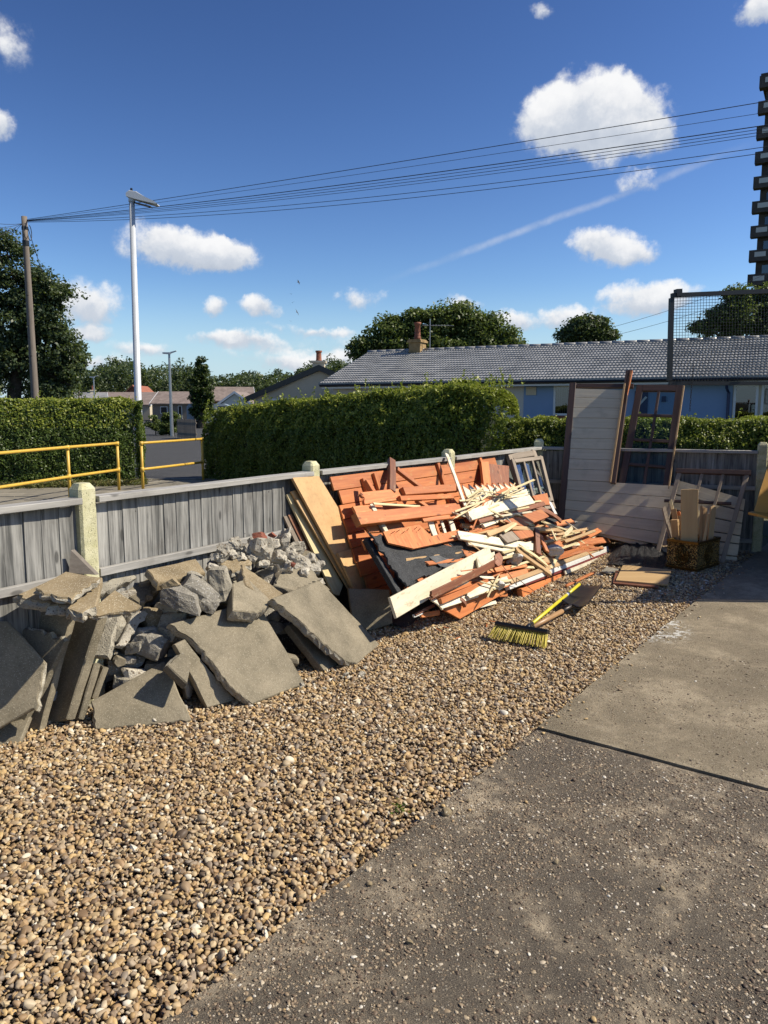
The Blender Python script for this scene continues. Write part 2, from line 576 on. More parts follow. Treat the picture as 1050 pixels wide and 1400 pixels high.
def mesh_obj(name, verts, faces, mat, parent=None, M=None, smooth=False, mats=None, midx=None):
    """verts are world points; with M they are points of the frame M"""
    if M is None:
        v = np.array([tuple(p) for p in verts], dtype=float)
        c = Vector(((v[:, 0].min() + v[:, 0].max()) / 2, (v[:, 1].min() + v[:, 1].max()) / 2, v[:, 2].min()))
        M = Matrix.Translation(c)
        verts = (v - np.array(c)).tolist()
    me = bpy.data.meshes.new(name)
    me.from_pydata([tuple(p) for p in verts], [], faces)
    for mm in (mats or [mat]):
        me.materials.append(MATS[mm])
    if midx is not None:
        me.polygons.foreach_set('material_index', midx)
    if smooth:
        me.polygons.foreach_set('use_smooth', [True] * len(me.polygons))
    me.update()
    return link(bpy.data.objects.new(name, me), M, parent)


class MB:
    def __init__(s):
        s.v, s.f = [], []

    def add(s, vs, fs):
        k = len(s.v)
        s.v += [tuple(p) for p in vs]
        s.f += [tuple(i + k for i in f) for f in fs]

    def box(s, a, b):
        x0, y0, z0 = a
        x1, y1, z1 = b
        s.add([(x0, y0, z0), (x1, y0, z0), (x1, y1, z0), (x0, y1, z0), (x0, y0, z1), (x1, y0, z1), (x1, y1, z1), (x0, y1, z1)],
              [(0, 3, 2, 1), (4, 5, 6, 7), (0, 1, 5, 4), (1, 2, 6, 5), (2, 3, 7, 6), (3, 0, 4, 7)])

    def prism(s, poly, vec):
        n = len(poly)
        P = [Vector(p) for p in poly]
        Q = [p + Vector(vec) for p in P]
        s.add(P + Q, [tuple(range(n)), tuple(range(2 * n - 1, n - 1, -1))] + [(i, i + n, (i + 1) % n + n, (i + 1) % n) for i in range(n)])

    def tube(s, pts, rads, seg=8, cap=True):
        pts = [Vector(p) for p in pts]
        if not hasattr(rads, '__len__'):
            rads = [rads] * len(pts)
        k = len(s.v)
        for i, p in enumerate(pts):
            d = (pts[min(i + 1, len(pts) - 1)] - pts[max(i - 1, 0)]).normalized()
            a = d.cross(Vector((0, 0, 1)) if abs(d.z) < .9 else Vector((1, 0, 0))).normalized()
            b = d.cross(a)
            for j in range(seg):
                w = 2 * math.pi * j / seg
                s.v.append(tuple(p + (a * math.cos(w) + b * math.sin(w)) * rads[i]))
        for i in range(len(pts) - 1):
            for j in range(seg):
                s.f.append((k + i * seg + j, k + i * seg + (j + 1) % seg, k + (i + 1) * seg + (j + 1) % seg, k + (i + 1) * seg + j))
        if cap:
            s.f.append(tuple(k + j for j in range(seg))[::-1])
            e = k + (len(pts) - 1) * seg
            s.f.append(tuple(e + j for j in range(seg)))

    def lathe(s, prof, seg=16, c=(0, 0, 0)):
        k = len(s.v)
        for r, z in prof:
            for j in range(seg):
                w = 2 * math.pi * j / seg
                s.v.append((c[0] + r * math.cos(w), c[1] + r * math.sin(w), c[2] + z))
        for i in range(len(prof) - 1):
            for j in range(seg):
                s.f.append((k + i * seg + j, k + i * seg + (j + 1) % seg, k + (i + 1) * seg + (j + 1) % seg, k + (i + 1) * seg + j))
        e = k + (len(prof) - 1) * seg
        s.f.append(tuple(e + j for j in range(seg)))
        s.f.append(tuple(k + j for j in range(seg))[::-1])

    def obj(s, name, mat, parent=None, M=None, smooth=False):
        return mesh_obj(name, s.v, s.f, mat, parent, M, smooth)


def frame(o, x, z):
    x = Vector(x).normalized()
    z = Vector(z)
    z = (z - x * z.dot(x)).normalized()
    y = z.cross(x)
    M = Matrix.Identity(4)
    for i in range(3):
        M[i][0], M[i][1], M[i][2], M[i][3] = x[i], y[i], z[i], o[i]
    return M


RR = random.Random(4)


def plank_mesh(name, L, w, t, mat, jag0=0.0, jag1=0.0, warp=0.0, w1=None, rnd=RR, jagcols=6):
    """a board along x, top face at z=0, slightly eased long edges; splintered ends where jag > 0"""
    w1 = w if w1 is None else w1
    my = jagcols if (jag0 or jag1) else 1
    nx = 5 if warp else 1
    e = min(.003, t * .25, w * .2)
    vs, fs = [], []
    o0 = [rnd.uniform(-1, .6) * jag0 for _ in range(my + 1)]
    o1 = [rnd.uniform(-1, .6) * jag1 for _ in range(my + 1)]
    tw = rnd.uniform(-1, 1) * warp * .4
    # profile across: eased top edges
    prof = []
    for j in range(my + 1):
        prof.append((j / my, 0.0))
    cols = [(0, -e)] + [(j / my, 0) for j in range(my + 1)] + [(1, -e), (1, -t + e)] + [(j / my, -t) for j in range(my, -1, -1)] + [(0, -t + e)]
    n = len(cols)
    for i in range(nx + 1):
        u = i / nx
        ww = w + (w1 - w) * u
        for k, (c, z) in enumerate(cols):
            jj = int(round(c * my))
            x = u * L
            if i == 0:
                x -= o0[jj]
            if i == nx:
                x += o1[jj]
            inset = e if (z in (0, -t) and c in (0, 1)) else 0
            y = (c - .5) * ww + (inset if c == 0 else -inset)
            vs.append((x, y, z + warp * math.sin(math.pi * u) + tw * (c - .5) * u))
    for i in range(nx):
        for k in range(n):
            fs.append((i * n + k, i * n + (k + 1) % n, (i + 1) * n + (k + 1) % n, (i + 1) * n + k))
    fs = [f[::-1] for f in fs]
    fs.append(tuple(range(n)))
    fs.append(tuple(nx * n + k for k in range(n - 1, -1, -1)))
    me = bpy.data.meshes.new(name)
    me.from_pydata(vs, [], fs)
    me.materials.append(MATS[mat])
    me.update()
    return me


def plank(name, p0, p1, w, t, mat, nrm=(0, 0, 1), parent=None, label=None, cat=None, group=None, jag=(0, 0), warp=0.0, w1=None, roll=0.0):
    p0, p1 = Vector(p0), Vector(p1)
    M = frame(p0, p1 - p0, nrm) @ Matrix.Rotation(roll, 4, 'X')
    o = bpy.data.objects.new(name, plank_mesh(name, (p1 - p0).length, w, t, mat, jag[0], jag[1], warp, w1))
    link(o, M, parent)
    return props(o, label, cat, group)

# ------------------------------------------------------------------ ground
def sheet(name, poly, z, mat, thick=None, kind='structure'):
    mb = MB()
    P = [(p[0], p[1], z) for p in poly]
    if thick:
        mb.prism([(p[0], p[1], z) for p in poly][::-1], (0, 0, -thick))
    else:
        mb.add(P, [tuple(range(len(P)))])
    o = mb.obj(name, mat, M=Matrix.Identity(4))
    return props(o, kind=kind)


sheet('ground', [(-700, -60), (700, -60), (700, 1200), (-700, 1200)], -.12, 'earth')
PO = [Vector((-2.57, 2.29, 0)), Vector((-1.55, 3.93, 0)), Vector((-.53, 5.57, 0)), Vector((.60, 7.20, 0)), Vector((1.83, 9.12, 0))]
PR = Vector((4.04, 8.22, 0))
fd = (PO[3] - PO[1]).normalized()                    # along the side fence
fn = Vector((fd.y, -fd.x, 0))                        # into the garden
bd = (PR - PO[4]).normalized()                       # along the back fence
bn = Vector((bd.y, -bd.x, 0))                        # into the garden
# edge between gravel and drive
E0, E1 = gr(210, 1400, .0), gr(940, 830, .0)
ed = (E1 - E0).normalized()
en = Vector((ed.y, -ed.x, 0))
Ea, Eb = E0 - ed * 3.2, E0 + ed * 9.5
J0 = gr(735, 1000, .0)
J1 = gr(1050, 1085, .0)
jd = (J1 - J0).normalized()


def ragged(a, b, n, amp, rnd):
    out = []
    d = (b - a)
    nn = Vector((d.y, -d.x, 0)).normalized()
    for i in range(n):
        out.append(a + d * (i / n) + nn * rnd.uniform(-amp, amp))
    return out


rr = random.Random(11)
near = ragged(Ea, J0 - ed * .009, 60, .004, rr) + ragged(J0 - ed * .009, J0 - ed * .009 + jd * 6, 70, .003, rr) + [J0 + jd * 6 - ed * .009, Ea + jd * 6]
far = ragged(J0 + ed * .009, Eb, 80, .005, rr) + [Eb, Eb + jd * 6, J0 + jd * 6 + ed * .009] + ragged(J0 + jd * 6 + ed * .009, J0 + ed * .009, 70, .003, rr)[1:]
o_near = sheet('driveway', near, .012, 'drive_near', .1)
o_far = sheet('driveway', far, .020, 'drive_far', .1)
sheet('gravel_bed', [PO[0] - fd * 3 - fn * .3, PO[4] - fn * .3, PR + Vector((1.2, -.4, 0)), Eb + en * .4, Ea + en * .4], -.024, 'gravel_base')


def stones(name, pts, scl, rot, mat, parent=None, variants=6, subdiv=2):
    me = bpy.data.meshes.new(name)
    me.from_pydata(pts.tolist(), [], [])
    for nm, arr in (('scl', scl), ('rot', rot)):
        a = me.attributes.new(nm, 'FLOAT_VECTOR', 'POINT')
        a.data.foreach_set('vector', arr.astype(np.float32).ravel())
    a = me.attributes.new('pick', 'INT', 'POINT')
    a.data.foreach_set('value', np.random.RandomState(3).randint(0, variants, len(pts)).astype(np.int32))
    o = bpy.data.objects.new(name, me)
    link(o, Matrix.Identity(4), parent)
    me.materials.append(MATS[mat])
    ng = bpy.data.node_groups.new(name, 'GeometryNodeTree')
    ng.interface.new_socket('Geometry', in_out='INPUT', socket_type='NodeSocketGeometry')
    ng.interface.new_socket('Geometry', in_out='OUTPUT', socket_type='NodeSocketGeometry')
    N = ng.nodes.new
    gi, go = N('NodeGroupInput'), N('NodeGroupOutput')
    iop = N('GeometryNodeInstanceOnPoints')
    iop.inputs['Pick Instance'].default_value = True
    join = N('GeometryNodeGeometryToInstance')
    for k in range(variants):
        ico = N('GeometryNodeMeshIcoSphere')
        ico.inputs['Radius'].default_value = 1
        ico.inputs['Subdivisions'].default_value = subdiv if k % 3 else 1
        sp = N('GeometryNodeSetPosition')
        pos = N('GeometryNodeInputPosition')
        nz = N('ShaderNodeTexNoise')
        nz.noise_dimensions = '4D'
        nz.inputs['W'].default_value = k * 3.7 + 1.3
        nz.inputs['Scale'].default_value = .75
        nz.inputs['Detail'].default_value = 1.0
        ng.links.new(pos.outputs[0], nz.inputs['Vector'])
        su = N('ShaderNodeVectorMath')
        su.operation = 'SUBTRACT'
        ng.links.new(nz.outputs['Color'], su.inputs[0])
        su.inputs[1].default_value = (.5, .5, .5)
        mu = N('ShaderNodeVectorMath')
        mu.operation = 'SCALE'
        ng.links.new(su.outputs[0], mu.inputs[0])
        mu.inputs['Scale'].default_value = 1.5 if k % 3 else 2.0
        ng.links.new(ico.outputs[0], sp.inputs['Geometry'])
        ng.links.new(mu.outputs[0], sp.inputs['Offset'])
        ss = N('GeometryNodeSetShadeSmooth')
        ng.links.new(sp.outputs[0], ss.inputs[0])
        ss.inputs['Shade Smooth'].default_value = bool(k % 3) if subdiv > 1 else True
        sm = N('GeometryNodeSetMaterial')
        sm.inputs['Material'].default_value = MATS[mat]
        ng.links.new(ss.outputs[0], sm.inputs[0])
        ng.links.new(sm.outputs[0], join.inputs[0])

    def attr(nm, typ):
        a = N('GeometryNodeInputNamedAttribute')
        a.data_type = typ
        a.inputs['Name'].default_value = nm
        return a.outputs['Attribute']
    ng.links.new(gi.outputs[0], iop.inputs['Points'])
    ng.links.new(join.outputs[0], iop.inputs['Instance'])
    ng.links.new(attr('pick', 'INT'), iop.inputs['Instance Index'])
    e2r = N('FunctionNodeEulerToRotation')
    ng.links.new(attr('rot', 'FLOAT_VECTOR'), e2r.inputs[0])
    ng.links.new(e2r.outputs[0], iop.inputs['Rotation'])
    ng.links.new(attr('scl', 'FLOAT_VECTOR'), iop.inputs['Scale'])
    ng.links.new(iop.outputs[0], go.inputs[0])
    md = o.modifiers.new('scatter', 'NODES')
    md.node_group = ng
    props(o, kind='stuff')
    return o


def gravel():
    R = np.random.RandomState(5)
    sp = .0130
    xs = np.arange(-3.2, 4.4, sp)
    ys = np.arange(1.3, 9.3, sp)
    X, Y = np.meshgrid(xs, ys)
    X = X.ravel() + R.uniform(-.5, .5, X.size) * sp
    Y = Y.ravel() + R.uniform(-.5, .5, Y.size) * sp

    def side(p, n):
        return (X - p.x) * n.x + (Y - p.y) * n.y
    keep = (side(PO[2], fn) > -.02) & (side(PO[4], bn) > -.15) & (side(E0, en) < .006) & (np.abs(X) < .54 * Y + .25)
    X, Y = X[keep], Y[keep]
    lay = R.rand(X.size)
    r = np.clip(np.exp(R.normal(math.log(.0078), .32, X.size)), .004, .019)
    scl = np.stack([r * R.uniform(1.0, 1.5, r.size), r * R.uniform(.8, 1.1, r.size), r * R.uniform(.5, .85, r.size)], 1)
    z = -.019 + lay * .016 + R.rand(X.size) ** 6 * .008
    z += .006 * np.sin(X * 3.1 + 1) * np.sin(Y * 2.3)
    rot = np.stack([R.normal(0, .45, r.size), R.normal(0, .45, r.size), R.uniform(0, 6.28, r.size)], 1)
    dE = (X - E0.x) * en.x + (Y - E0.y) * en.y
    z -= np.clip(dE + .05, 0, .05) * .15
    # strays kicked over the edge of the drive
    ns = 420
    u = R.uniform(-1.5, 7.0, ns)
    w_ = R.exponential(.05, ns) * np.where(R.rand(ns) < .12, 5, 1)
    sx, sy = E0.x + ed.x * u + en.x * w_, E0.y + ed.y * u + en.y * w_
    rs = R.uniform(.0035, .009, ns)
    on_far = ((sx - J0.x) * -jd.y + (sy - J0.y) * jd.x) > 0
    X, Y, z = np.concatenate([X, sx]), np.concatenate([Y, sy]), np.concatenate([z, np.where(on_far, .020, .012) + rs * .45])
    scl = np.concatenate([scl, np.stack([rs * 1.3, rs, rs * .75], 1)])
    rot = np.concatenate([rot, np.stack([rs * 0, rs * 0, R.uniform(0, 6.28, ns)], 1)])
    o = stones('gravel', np.stack([X, Y, z], 1), scl, rot, 'pebble')
    props(o, 'loose tan and brown gravel between the fence and the drive', 'gravel')
    # a few strays on the drive
    S = random.Random(2)
    for (px, py, q) in ((610, 1113, .017), (640, 1096, .007), (905, 1216, .008), (760, 1180, .008), (505, 1210, .009), (560, 1290, .008)):
        p = gr(px, py, .012)
        chunk('loose_pebble', p + Vector((0, 0, q * .5)), (q * 1.2, q, q * .75), 'slab_tan', S, 'stray tan pebble lying on the dark concrete drive', 'pebble', 'stray pebbles on the drive', cuts=2)


ICO = {}


def ico(sub):
    if sub not in ICO:
        bm = bmesh.new()
        bmesh.ops.create_icosphere(bm, subdivisions=sub, radius=1)
        ICO[sub] = (np.array([v.co[:] for v in bm.verts]), [tuple(v.index for v in f.verts) for f in bm.faces])
        bm.free()
    return ICO[sub]


def cube_grid(n):
    k = ('c', n)
    if k not in ICO:
        bm = bmesh.new()
        bmesh.ops.create_cube(bm, size=2)
        bmesh.ops.subdivide_edges(bm, edges=bm.edges[:], cuts=n, use_grid_fill=True)
        ICO[k] = (np.array([v.co[:] for v in bm.verts]), [tuple(v.index for v in f.verts) for f in bm.faces])
        bm.free()
    return ICO[k]


def chunk(name, c, size, mat, rnd, label, cat, group=None, cuts=9, sub=3, rough=.06, rot=None, flat=True, boxy=0.0):
    """a broken lump: a ball cut by random planes, then roughened"""
    V, Fc = cube_grid(5) if boxy > .5 else ico(sub)
    v = V.copy() * (1.0 if boxy > .5 else 1.15)
    if boxy > .5:                          # a sawn or cast piece: flat faces, uneven taper
        tp = [rnd.uniform(.72, 1.08) for _ in range(3)]
        for a_, b_ in ((0, 2), (1, 0), (2, 1)):
            v[:, a_] *= 1 + (tp[a_] - 1) * (v[:, b_] * .5 + .5)
        v[:, 0] += v[:, 2] * rnd.uniform(-.25, .25)
    elif boxy:
        v = v / np.max(np.abs(v), axis=1)[:, None] * boxy + v * (1 - boxy)
    for k in range(cuts):
        n = np.array([rnd.gauss(0, 1) for _ in range(3)])
        n /= np.linalg.norm(n)
        d = rnd.uniform(.45, .85) if boxy <= .5 else rnd.uniform(.85, 1.25)
        s = v @ n - d
        v -= np.outer(np.clip(s, 0, None), n)
    v *= np.array(size)
    seed = Vector((rnd.uniform(0, 90), rnd.uniform(0, 90), 0))
    am = rough * min(size)
    vv = []
    for p in v:
        q = Vector(p)
        h = pnoise(q * (2.2 / max(size)) + seed) + .6 * pnoise(q * (6 / max(size)) + seed)
        vv.append(q + q.normalized() * h * am * 2)
    R = rot if rot is not None else Matrix.Rotation(rnd.uniform(0, 6.3), 4, 'Z') @ Matrix.Rotation(rnd.uniform(-.5, .5), 4, 'X') @ Matrix.Rotation(rnd.uniform(-.5, .5), 4, 'Y')
    M = Matrix.Translation(Vector(c)) @ R
    o = mesh_obj(name, vv, Fc, mat, None, M, smooth=not flat)
    return props(o, label, cat, group)


gravel()


def aggregate(name, region, z, n, parent, seed):
    R = np.random.RandomState(seed)
    X = R.uniform(-.9, 2.6, n)
    Y = R.uniform(1.3, 5.6, n)
    keep = region(X, Y) & (np.abs(X) < .54 * Y + .1)
    X, Y = X[keep], Y[keep]
    msk = np.array([pnoise(Vector((x * 1.6, y * 1.6, 3.1 + seed))) + .5 * pnoise(Vector((x * 5, y * 5, seed))) for x, y in zip(X, Y)])
    k = msk + R.rand(X.size) * .9 > .2
    X, Y = X[k], Y[k]
    r = np.clip(np.exp(R.normal(math.log(.0030), .38, X.size)), .0014, .0085)
    scl = np.stack([r * 1.3, r, r * .6], 1)
    rot = np.stack([R.normal(0, .2, r.size), R.normal(0, .2, r.size), R.uniform(0, 6.28, r.size)], 1)
    stones(name, np.stack([X, Y, np.full(X.size, z) + R.uniform(-.0012, .0012, X.size)], 1), scl, rot, 'aggregate', parent, 5, 1)


def s_e(X, Y):
    return (X - E0.x) * en.x + (Y - E0.y) * en.y


def s_j(X, Y):
    jn = Vector((-jd.y, jd.x, 0))
    return (X - J0.x) * jn.x + (Y - J0.y) * jn.y


aggregate('exposed_aggregate', lambda X, Y: (s_e(X, Y) > .02) & (s_j(X, Y) < -.02), .012, 150000, o_near, 4)
aggregate('exposed_aggregate', lambda X, Y: (s_e(X, Y) > .02) & (s_j(X, Y) > .02) & (Y < 4.6), .020, 26000, o_far, 9)

# ------------------------------------------------------------------ fence
def post(p, d, label, h=1.17):
    th = thing('fence_post', p - Vector((0, 0, .05)), label, 'fence post', 'concrete fence posts', M=frame(p - Vector((0, 0, .05)), d, (0, 0, 1)))
    mb = MB()
    a, c = .05, .012
    oc = [(-a + c, -a), (a - c, -a), (a, -a + c), (a, a - c), (a - c, a), (-a + c, a), (-a, a - c), (-a, -a + c)]
    k = .62
    z0, z1, z2 = 0, h + .02, h + .05
    mb.v = [(x, y, z0) for x, y in oc] + [(x, y, z1) for x, y in oc] + [(x * k, y * k, z2) for x, y in oc]
    for i in range(8):
        for q in (0, 8):
            mb.f.append((q + i, q + (i + 1) % 8, q + 8 + (i + 1) % 8, q + 8 + i))
    mb.f.append(tuple(range(16, 24)))
    mb.obj('shaft', 'post_concrete', th, WM[th.name])
    mb = MB()
    mb.box((-.07, -.07, -.02), (.07, .07, .062))
    mb.obj('footing', 'slab_core', th, WM[th.name])
    return th


post(PO[0], fd, 'concrete fence post beside the slabs stood on edge')
post(PO[1], fd, 'yellowed concrete post above the flat slabs and a leaning wood scrap')
post(PO[2], fd, 'concrete post top directly behind the leaning fibreboard sheets')
post(PO[3], fd, 'lichened concrete post behind the thin cream stick')
post(PO[4], bd, 'concrete corner post by the hedge end and grey window frames', 1.19)
post(PR, bd, 'shaded concrete gate post beside the yellow truck flap', 1.19)

BR = random.Random(21)


def panel(a, b, label, mat='fence_wood', capmat='cap_wood'):
    d = (b - a).normalized()
    a = a + d * .055
    L = (b - a).length - .055
    M = frame(a, d, (0, 0, 1))
    th = thing('boarded_fence', a, label, 'fence', 'weathered boarded fence panels', M=M)
    bw = .098
    n = int(round(L / bw))
    bw = L / n
    meshes = []
    for k in range(3):
        mb = MB()
        e = .004
        # feather-edged: thick on one side, thin on the other, lapped
        mb.prism([(0, -.010, .02), (0, .0, .02), (bw + .014, .003, .02), (bw + .014, -.0045, .02)], (0, 0, 1.04 + k * .004))
        # upright grain: mesh drawn along local x so the wood runs lengthwise
        vs = [(z, x, y) for x, y, z in mb.v]
        me = bpy.data.meshes.new('board')
        me.from_pydata(vs, [], mb.f)
        me.materials.append(MATS[mat])
        meshes.append(me)
    for i in range(n):
        o = bpy.data.objects.new('board', meshes[BR.randrange(3)])
        B = Matrix(((0, 1, 0, i * bw - .004), (0, 0, 1, BR.uniform(-.003, .002)), (1, 0, 0, BR.uniform(-.006, .004)), (0, 0, 0, 1)))
        link(o, M @ B @ Matrix.Rotation(BR.uniform(-.006, .006), 4, 'Z'), th)

    def rail(nm, y0, y1, z0, z1, mt):
        p0 = M @ Vector((-.004, (y0 + y1) / 2, z1))
        p1 = M @ Vector((L + .004, (y0 + y1) / 2, z1))
        plank(nm, p0, p1, abs(y1 - y0), z1 - z0, mt, (0, 0, 1), th)
    rail('cap', -.068, .030, 1.068, 1.100, capmat)
    rail('rail', -.050, -.0175, .675, .718, capmat)
    rail('rail', -.050, -.0175, .10, .145, capmat)
    return th


panel(PO[0], PO[1], 'grey fence panel behind the flat slabs, its far end cut by a yellowed post')
panel(PO[1], PO[2], 'long sunlit grey fence panel above the rubble heap')
panel(PO[2], PO[3], 'fence panel hidden behind the orange shed boards')
panel(PO[3], PO[4], 'fence panel behind the small grey window frames')
panel(PO[4], PR, 'shaded back fence panel behind the leaning white boarded wall')

# ------------------------------------------------------------------ street
def road_marks():
    sheet('road', [(-30, 17.0), (3.0, 17.0), (3.0, 19.2), (-3.8, 25), (-8.5, 42), (-15, 70), (-40, 120), (-60, 120), (-24, 60), (-13.5, 34), (-30, 30)], -.055, 'asphalt')
    pv = props(bpy.data.objects.new('pavement', None), kind='structure')
    link(pv, Matrix.Translation((-5, 13, -.06)))
    mb = MB()
    w, d = .895, .595
    mb.box((0, 0, 0), (w, d, .05))
    me = bpy.data.meshes.new('paving_slab')
    me.from_pydata(mb.v, [], mb.f)
    me.materials.append(MATS['paving'])
    q = random.Random(5)
    for j in range(12):
        for i in range(9):
            o = bpy.data.objects.new('paving_slab', me)
            link(o, Matrix.Translation((-9.3 + i * .905 + (j % 2) * .45, 10.0 + j * .605, -.06 + q.uniform(-.004, .004))) @ Matrix.Rotation(q.uniform(-.006, .006), 4, 'X'), pv)
    mb = MB()
    mb.box((-1.2, 10, -.07), (3.4, 17.2, -.02))
    mb.obj('pavement_bed', 'paving', pv)
    # kerbs and far footway beyond the road
    def kerb(pts, w=.14):
        for a, b in zip(pts[:-1], pts[1:]):
            a, b = Vector((*a, -.0)), Vector((*b, -.0))
            n = max(1, int((b - a).length / .9))
            for k in range(n):
                plank('kerb_stone', a.lerp(b, k / n), a.lerp(b, (k + .985) / n), w, .12, 'paving', parent=fw)
    fw = props(bpy.data.objects.new('footway', None), kind='structure')
    link(fw, Matrix.Translation((-6, 28, -.05)))
    mb = MB()
    mb.prism([(-3.9, 24.9, -.012), (3, 19.3, -.012), (3, 24.5, -.012), (-3.4, 30, -.012), (-7.5, 44, -.012), (-8.6, 42, -.012)], (0, 0, -.06))
    mb.obj('footway_surface', 'paving', fw)
    kerb([(-8.5, 41.6), (-6.2, 33.3), (-3.95, 25), (-1.0, 22.5)])
    kerb([(-9, 16.95), (-2.2, 16.95)])


road_marks()

# ------------------------------------------------------------------ leaves
def leaf_mesh(name, P, Nrm, size, mat, parent=None, M=None, asp=.55, seed=1, jit=.9):
    """many small folded leaves: P points, Nrm preferred outward normals, size metres"""
    R = np.random.RandomState(seed)
    n = len(P)
    N = Nrm + R.normal(0, jit, (n, 3))
    N /= np.linalg.norm(N, axis=1)[:, None] + 1e-9
    A = np.cross(N, R.normal(0, 1, (n, 3)))
    A /= np.linalg.norm(A, axis=1)[:, None] + 1e-9
    B = np.cross(N, A)
    s = (size * R.uniform(.6, 1.35, n))[:, None]
    v = np.empty((n, 4, 3))
    v[:, 0] = P - A * s * .5
    v[:, 1] = P + B * s * asp * .5 + N * s * .06
    v[:, 2] = P + A * s * .5
    v[:, 3] = P - B * s * asp * .5 + N * s * .06
    me = bpy.data.meshes.new(name)
    me.vertices.add(n * 4)
    me.vertices.foreach_set('co', v.astype(np.float32).ravel())
    me.loops.add(n * 4)
    me.loops.foreach_set('vertex_index', np.arange(n * 4, dtype=np.int32))
    me.polygons.add(n)
    me.polygons.foreach_set('loop_start', np.arange(0, n * 4, 4, dtype=np.int32))
    me.materials.append(MATS[mat])
    me.update(calc_edges=True)
    me.validate()
    o = bpy.data.objects.new(name, me)
    link(o, M if M is not None else Matrix.Identity(4), parent)
    return o


def hedge(a, b, depth, h0, h1, label, mat, n, leaf, seed, round_end=(0.15, 0.15), sprigs=60, bulge=.05):
    """clipped hedge from a to b (its front foot line), height h0 to h1"""
    a, b = Vector((*a, 0)), Vector((*b, 0))
    d = (b - a)
    L = d.length
    d.normalize()
    M = frame(a + Vector((0, 0, -.1)), d, (0, 0, 1))
    th = thing('hedge', a, label, 'hedge', None, M=M)
    R = np.random.RandomState(seed)

    def top(u):
        return h0 + (h1 - h0) * u

    def shape(u, q):
        """q 0..1 across the profile front foot -> top -> back foot"""
        H = top(u)
        e0 = np.clip(u * L / (round_end[0] + 1e-6), 0, 1)
        e1 = np.clip((1 - u) * L / (round_end[1] + 1e-6), 0, 1)
        kk = np.sqrt(np.clip(1 - (1 - e0) ** 2, 0, 1)) * np.sqrt(np.clip(1 - (1 - e1) ** 2, 0, 1))
        return H, kk
    # face shares: front, top, end a, end b
    af, at_, ae = L * (h0 + h1) / 2, L * depth, depth * h0 * 1.3
    pr = np.array([af, at_ * 1.2, ae if round_end[0] < .5 else 0, ae if round_end[1] < .5 else 0])
    w = R.choice(4, n, p=pr / pr.sum())
    u, q = R.rand(n), R.rand(n)
    P = np.zeros((n, 3))
    N = np.zeros((n, 3))
    deep = np.abs(R.normal(0, .035, n))
    H, kk = shape(u, q)
    f = w == 0
    P[f] = np.stack([u * L, (1 - kk) * depth * .5 + deep, q * (H + .1) * (.75 + .25 * kk)], 1)[f]
    N[f] = (0, -1, .35)
    f = w == 1
    P[f] = np.stack([u * L, (1 - kk) * depth * .5 + q * depth * kk, (H + .1) * (.75 + .25 * kk) - deep - .10 * (np.abs(q - .5) * 2) ** 3], 1)[f]
    N[f] = (0, 0, 1)
    f = w == 2
    P[f] = np.stack([deep + .02, u * depth, q * (h0 + .1)], 1)[f]
    N[f] = (-1, 0, .3)
    f = w == 3
    P[f] = np.stack([L - deep - .02, u * depth, q * (h1 + .1)], 1)[f]
    N[f] = (1, 0, .3)
    # clipped with a batter: the upper face leans back
    zz = np.clip((P[:, 2] / (H + .1) - .45) / .55, 0, 1)
    P[:, 1] += np.where(w == 0, zz ** 2 * depth * .28, 0)
    P[:, 1] = np.where(w == 1, depth * .28 + (P[:, 1]) * .72, P[:, 1])
    N[:, 2] += np.where(w == 0, zz * .8, 0)
    # unevenness
    off = np.array([pnoise(Vector((x * 1.7 + seed, y * 1.7, z * 1.7))) * bulge + pnoise(Vector((x * 6 + seed, y * 6, z * 6))) * bulge * .6 for x, y, z in P])
    P += N / np.linalg.norm(N, axis=1)[:, None] * off[:, None]
    # sprigs that grew out since the last clip
    sp = []
    sn = []
    for i in range(sprigs):
        u_ = R.rand()
        hh, k_ = shape(np.array(u_), 0)
        base = np.array([u_ * L, R.rand() * depth, float(hh) + .05])
        g = R.uniform(.04, .16) if R.rand() < .85 else R.uniform(.15, .34)
        lean = R.normal(0, .25, 2)
        for k in range(int(g / .016)):
            z = k * .016
            sp.append(base + np.array([lean[0] * z, lean[1] * z, z]) + R.normal(0, .012, 3))
            sn.append((R.normal(), R.normal(), .5))
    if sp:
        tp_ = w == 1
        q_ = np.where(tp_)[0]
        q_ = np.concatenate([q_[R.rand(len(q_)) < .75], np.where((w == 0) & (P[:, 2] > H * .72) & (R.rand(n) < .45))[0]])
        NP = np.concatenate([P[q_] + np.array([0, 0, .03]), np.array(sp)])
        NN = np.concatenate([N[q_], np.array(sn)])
        leaf_mesh('sunlit_new_growth', NP, NN, leaf * 1.05, 'privet_new_sunlit', th, M, .55, seed + 1, .8)  # new sprigs, plus brighter leaves that paint sunlight on top and upper face
    leaf_mesh('foliage', P, N, leaf, mat, th, M, .55, seed, .75)
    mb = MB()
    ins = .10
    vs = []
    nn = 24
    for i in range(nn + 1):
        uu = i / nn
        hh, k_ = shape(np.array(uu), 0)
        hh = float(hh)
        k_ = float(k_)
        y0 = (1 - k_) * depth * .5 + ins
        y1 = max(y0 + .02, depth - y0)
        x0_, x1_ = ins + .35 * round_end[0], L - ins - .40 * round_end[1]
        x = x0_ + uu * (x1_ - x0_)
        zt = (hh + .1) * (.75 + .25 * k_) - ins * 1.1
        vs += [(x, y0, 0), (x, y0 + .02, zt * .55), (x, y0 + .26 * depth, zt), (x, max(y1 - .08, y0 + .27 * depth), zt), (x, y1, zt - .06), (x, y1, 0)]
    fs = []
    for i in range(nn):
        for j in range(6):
            fs.append((i * 6 + j, i * 6 + (j + 1) % 6, (i + 1) * 6 + (j + 1) % 6, (i + 1) * 6 + j))
